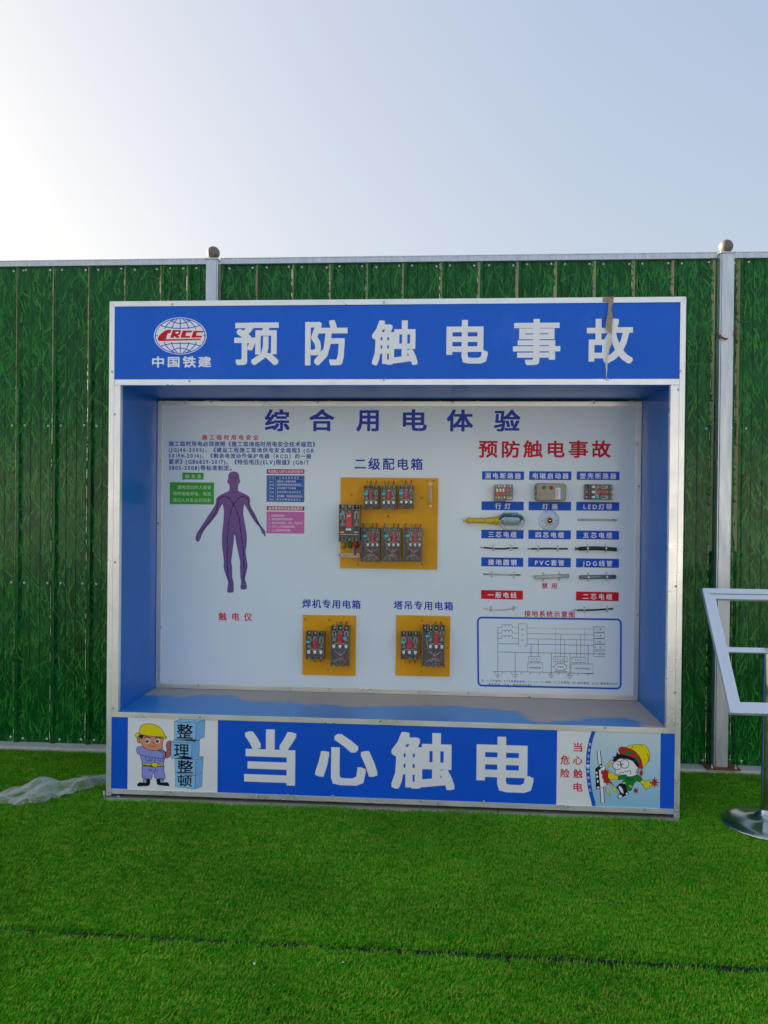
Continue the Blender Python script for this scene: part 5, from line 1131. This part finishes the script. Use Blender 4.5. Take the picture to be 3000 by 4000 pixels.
# cable and pipe samples under saddles
def sample(name, cat, label_, pts, r, m, clips, core=None, f=z7, hollow=False):
    P = [(*at(*f(x, y), D2-.002-r),) for x, y in pts]; P = [(x, D2-.0012-r, z) for x, z in P]
    o0 = P[len(P)//2]; e = empty(name, (o0[0], D2, o0[2])); off = tuple(e.location); tag(e, label_, cat, GX)
    b = MB(); S = [tuple(v) for v in [Vector((p[0], p[1], p[2])) for p in P]]
    sp_ = spline([Vector(p) for p in S], 4, False) if len(S) > 2 else S
    b.tube(sp_, r, 12); dpart(e, off, b, 'body', M(m))
    if hollow:
        d = (Vector(P[0])-Vector(P[1])).normalized(); c = Vector(P[0])+d*.0006; b = MB(); b.tube([c, c+d*.0003], r*.8, 12); dpart(e, off, b, 'bore', M('case_dark'))
    if core:
        for k, (cm, dz) in enumerate(core):
            b = MB(); p0, p1 = Vector(P[0]), Vector(P[1]); d = (p0-p1).normalized(); b.tube([p0+Vector((0, -.001, dz*.4)), p0+d*.012+Vector((0, -.002, dz)), p0+d*.020+Vector((0, -.002, dz*1.6))], r*.28, 6); dpart(e, off, b, 'core', M(cm))
    for x, y in clips:
        a = at(*f(x, y), D2-.003); b = MB(); w2 = .0045
        arc = [(math.cos(R(t)), math.sin(R(t))) for t in range(0, 181, 20)]
        rr_ = r+.001; prof_ = [(-rr_-.010, .0008)]+[(-c_*rr_, .0015+r*.9+s_*rr_) for c_, s_ in arc]+[(rr_+.010, .0008)]
        prof_[1] = (-rr_, .001); prof_[-2] = (rr_, .001)
        vs = []; fs = []
        for dz, dd_ in prof_:
            for sg in (-1, 1): vs.append((a[0]+sg*w2*(1 if abs(dz) <= rr_ else .8), D2-.0008-dd_, a[1]+dz))
        fs = [(2*i, 2*i+1, 2*i+3, 2*i+2) for i in range(len(prof_)-1)]; b.add(vs, fs); cl = dpart(e, off, b, 'saddle_clip', M('steel'))
        for sg in (-1, 1):
            b = MB(); b.lathe([(D2-.0015, .0048), (D2-.004, .0042), (D2-.005, .0001)], (a[0], 0, a[1]+sg*(rr_+.0075)), 'y', n=10); o = b.build('clip_screw', M('steel'), None); o.parent = cl
    return e
sample('cable_sample', 'cable', 'thin black three-core cable sample in the leftmost column', [(262, 92), (350, 100), (430, 104), (508, 98), (580, 97)], .0042, 'rubber', [(348, 96), (508, 96)], (('inner', .002), ('copper', 0), ('inner', -.002)))
sample('cable_sample', 'cable', 'thin black four-core cable sample in the middle column', [(700, 104), (762, 103), (860, 101), (945, 103), (1038, 104)], .0045, 'rubber', [(762, 101), (945, 100)], (('rubber', .002), ('wire_r', 0), ('inner', -.002)))
sample('cable_sample', 'cable', 'thickest black cable sample, five-core, in the right column', [(1140, 104), (1218, 100), (1300, 99), (1387, 103), (1490, 110)], .0105, 'rubber', [(1218, 98), (1387, 98)], (('rubber', .004), ('wire_w', 0), ('rubber', -.004), ('black', .001)))
sample('steel_rod', 'rod', 'slim galvanised round steel rod under two clips', [(255, 337), (598, 346)], .0040, 'steel', [(333, 337), (538, 345)])
sample('plastic_pipe', 'pipe', 'white plastic pipe sample tilted slightly upwards', [(733, 368), (1048, 354)], .0110, 'pvc', [(808, 364), (958, 356)], hollow=True)
sample('steel_conduit', 'pipe', 'grey metal conduit sample on the right', [(1148, 367), (1482, 363)], .0110, 'conduit', [(1224, 365), (1394, 361)], hollow=True)
e = sample('twisted_wire', 'wire', 'thin pale twisted household wire sagging between two clips', [(250, 652), (320, 664), (400, 672), (480, 668), (572, 648)], .0016, 'twine', [(324, 660), (534, 655)])
off = tuple(e.location); P = []
for k in range(40):
    t = k/39; x = 250+322*t; y = 652+20*math.sin(math.pi*min(1, t*1.15))*1.0-4*t; a = at(*z7(x, y), D2-.004); P.append((a[0], D2-.004-.0016*math.cos(k*1.1), a[1]+.0024*math.sin(k*1.1)))
b = MB(); b.tube(P, .0012, 6); dpart(e, off, b, 'strand', M('cream'))
sample('cable_sample', 'cable', 'black two-core cable sample beside the diagram heading, below the red label', [(1122, 672), (1192, 672), (1290, 670), (1400, 662), (1458, 658)], .0044, 'rubber', [(1190, 668), (1400, 661)], (('ink_dred', .001), ('rubber', -.001)))

# ============================================================ GROUND-LEVEL THINGS
# concrete pad under the stand
b = MB(); xs_ = [-1.60, -.9, -.12, .62, 1.16]
b.box(-1.60, 3.55, -.018, .30, 4.20, .003); b.box(.304, 3.55, -.018, 1.15, 4.20, .0025)
tag(b.build('concrete_slab', M('slab')), kind='structure')

# poster lectern (empty tilted frame on a pole)
PC = (1.490, 3.56)
e = empty('sign_stand', (PC[0], PC[1], 0)); tag(e, 'empty white tilted sign frame on a chrome pole at the right edge', 'sign stand'); off = tuple(e.location)
b = MB(); b.lathe([(.014, .186), (.018, .189), (.023, .184), (.034, .14), (.043, .09), (.055, .05), (.072, .030), (.085, .026)], (PC[0], PC[1], 0), n=48); dpart(e, off, b, 'base', M('chrome'))
b = MB(); b.lathe([(.06, .0225), (.80, .0225)], (PC[0], PC[1], 0), n=24); dpart(e, off, b, 'pole', M('chrome'))
b = MB(); b.lathe([(.795, .024), (.815, .024), (.815, .0001)], (PC[0], PC[1], 0), n=24); b.box(PC[0]-.03, PC[1]-.05, .808, PC[0]+.03, PC[1]+.02, .816); dpart(e, off, b, 'pole_cap', M('steel'))
TF = Vector((PC[0], 3.70, 1.053)); BF = Vector((PC[0], 3.336, .566)); dn = (BF-TF); LH = dn.length; dn.normalize(); hw = PC[0]-1.243
nrm = Vector((1, 0, 0)).cross(dn)       # faces the viewer and up
if nrm.y > 0: nrm = -nrm
def fp(u, v, h): return TF+Vector((1, 0, 0))*u+dn*v+nrm*h
def bar(P, h0, h1, name, m='frame_white'):
    b = MB(); n_ = len(P); vs = [fp(u, v, h1) for u, v in P]+[fp(u, v, h0) for u, v in P]
    fs = [tuple(range(n_)), tuple(range(n_, 2*n_))[::-1]]+[(i, i+n_, (i+1) % n_+n_, (i+1) % n_) for i in range(n_)]; b.add(vs, fs); return dpart(e, off, b, name, M(m), bevel=.0008)
W1, W2 = .026, .052
for lay, (a0, a1, h0, h1) in enumerate(((0, W1, -.012, .012), (W1+.0022, W2, -.012, .005))):
    g2 = .0004; Hh = LH
    O = [(-hw+a0, a0), (hw-a0, a0), (hw-a0, Hh-a0), (-hw+a0, Hh-a0)]; I_ = [(-hw+a1, a1), (hw-a1, a1), (hw-a1, Hh-a1), (-hw+a1, Hh-a1)]
    for k in range(4): bar([O[k], O[(k+1) % 4], I_[(k+1) % 4], I_[k]], h0, h1, 'frame_bar')
bar([(-hw+W2+.0005, LH*.485), (hw-W2-.0005, LH*.485), (hw-W2-.0005, LH*.485+.024), (-hw+W2+.0005, LH*.485+.024)], -.012, -.002, 'cross_bar')

# crumpled clear plastic sheet
def plastic():
    m = bpy.data.materials.new('clear_plastic'); m.use_nodes = True; n = m.node_tree; P = n.nodes['Principled BSDF']; MC['clear_plastic'] = m
    P.inputs['Base Color'].default_value = (.95, .92, .86, 1); P.inputs['Subsurface Weight'].default_value = 0
    P.inputs['Roughness'].default_value = .14
    g = n.nodes.new('ShaderNodeNewGeometry'); t = n.nodes.new('ShaderNodeTexNoise'); t.inputs['Scale'].default_value = 8; t.inputs['Detail'].default_value = 5; t.inputs['Roughness'].default_value = .6; t.inputs['Distortion'].default_value = 1.2
    n.links.new(g.outputs['Position'], t.inputs['Vector']); bp = n.nodes.new('ShaderNodeBump'); bp.inputs['Distance'].default_value = .03; bp.inputs['Strength'].default_value = 1
    n.links.new(t.outputs['Fac'], bp.inputs['Height']); n.links.new(bp.outputs[0], P.inputs['Normal'])
    lw_ = n.nodes.new('ShaderNodeLayerWeight'); lw_.inputs['Blend'].default_value = .45; n.links.new(bp.outputs[0], lw_.inputs['Normal'])
    r = n.nodes.new('ShaderNodeMapRange'); r.inputs['To Min'].default_value = .08; r.inputs['To Max'].default_value = 1
    n.links.new(lw_.outputs['Facing'], r.inputs['Value']); n.links.new(r.outputs[0], P.inputs['Alpha'])
    return m
plastic()
CL = [(-2.42, 3.45, .03), (-2.20, 3.47, .028), (-2.08, 3.50, .035), (-2.0, 3.53, .085), (-1.93, 3.57, .115), (-1.87, 3.63, .10), (-1.81, 3.68, .08), (-1.75, 3.73, .065), (-1.70, 3.79, .055), (-1.65, 3.85, .045), (-1.60, 3.89, .035)]
cl = spline([Vector((x, y, w_)) for x, y, w_ in CL], 8, False); b = MB(); nt_ = 22; rn = random.Random(9)
ph = [rn.uniform(0, 6) for _ in range(8)]
for i, (x, y, w_) in enumerate(cl):
    p0 = Vector(cl[max(i-1, 0)]).xy; p1 = Vector(cl[min(i+1, len(cl)-1)]).xy; t = (p1-p0).normalized(); nn = Vector((-t.y, t.x))
    for j in range(nt_):
        v = -1+2*j/(nt_-1); s_ = i/7
        h = .004+.050*(w_/.1)**.8*(1-v*v)**.7*(.65+.35*math.sin(s_*2.2+ph[0]))
        h += (.012*math.sin(4*v+s_*.9+ph[1])+.010*abs(math.sin(5*v-s_*.7+ph[2]))+.007*math.sin(s_*2.3+v*2+ph[3]))*(1-v*v)**.5*(w_/.08)
        q = Vector((x, y))+nn*(v*w_*(1+.12*math.sin(s_*6+v*2+ph[4]))); b.v.append((q.x, q.y, max(.016, h+.014)))
for i in range(len(cl)-1):
    for j in range(nt_-1): b.f.append((i*nt_+j, (i+1)*nt_+j, (i+1)*nt_+j+1, i*nt_+j+1)); b.mi.append(0); b.smooth.append(True)
tag(b.build('plastic_sheet', M('clear_plastic')), 'crumpled clear plastic sheet lying on the turf left of the stand', 'plastic sheet')

# torn tape hanging over the header
def TP(px, py, h): a = at(2340+px/6.32, 1150+py/6.32, D1-h); return (a[0], D1-h, a[1])
e = empty('tape_strip', (at(2375, 1160, D1)[0], D1, 2.40)); off = tuple(e.location); tag(e, 'torn twisted brown packing tape hanging down the header over its last character', 'tape')
b = MB(); b.add([TP(95, 66, .0012), TP(368, 72, .0012), TP(352, 215, .0012), TP(230, 205, .0014), TP(80, 185, .0012)], [(0, 4, 3, 2, 1)]); b.v.append(TP(368, 60, -.02)); b.v.append(TP(105, 58, -.02)); b.f.append((0, 1, 5, 6)); b.mi.append(0); b.smooth.append(False); dpart(e, off, b, 'stuck_end', M('tape'))
L1 = [((232, 200, .002), (350, 215, .003)), ((228, 330, .004), (305, 340, .007)), ((205, 520, .012), (330, 500, .004)), ((155, 740, .016), (342, 600, .006)), ((165, 860, .014), (325, 800, .012)), ((240, 950, .012), (315, 1005, .010))]
b = MB()
for l, r_ in L1: b.v += [TP(*l), TP(*r_)]
for i in range(len(L1)-1): b.f.append((2*i, 2*i+2, 2*i+3, 2*i+1)); b.mi.append(0); b.smooth.append(True)
dpart(e, off, b, 'twisted_tape', M('tape'))
L1 = [((242, 940, .0125), (315, 1000, .0105)), ((230, 1060, .012), (318, 1150, .010)), ((210, 1210, .010), (300, 1260, .012)), ((195, 1380, .010), (262, 1330, .009)), ((175, 1520, .008), (228, 1540, .009)), ((160, 1690, .006), (210, 1700, .007)), ((168, 1900, .005), (205, 1860, .005)), ((168, 2040, .004), (185, 2045, .004))]
b = MB()
for l, r_ in L1: b.v += [TP(*l), TP(*r_)]
for i in range(len(L1)-1): b.f.append((2*i, 2*i+2, 2*i+3, 2*i+1)); b.mi.append(0); b.smooth.append(True)
dpart(e, off, b, 'tape_tail', M('tape_pale'))

# small scraps on the turf
for (px, py), s_ in (((992, 3766), .007), ((1338, 3764), .005)):
    d = ray(px, py); k = (.018-EYE)/d.z; b = MB(); r2 = random.Random(px); b.add([(d.x*k+r2.uniform(-1, 1)*s_, d.y*k+r2.uniform(-1, 1)*s_, .018+r2.uniform(0, .006)) for _ in range(5)], [(0, 1, 2), (0, 2, 3), (1, 3, 4), (0, 3, 4)])
    tag(b.build('paper_scrap', M('print_white')), 'tiny white scrap on the near turf, %s' % ('the left of two' if px < 1100 else 'the right of two'), 'scrap', 'scraps on the turf')
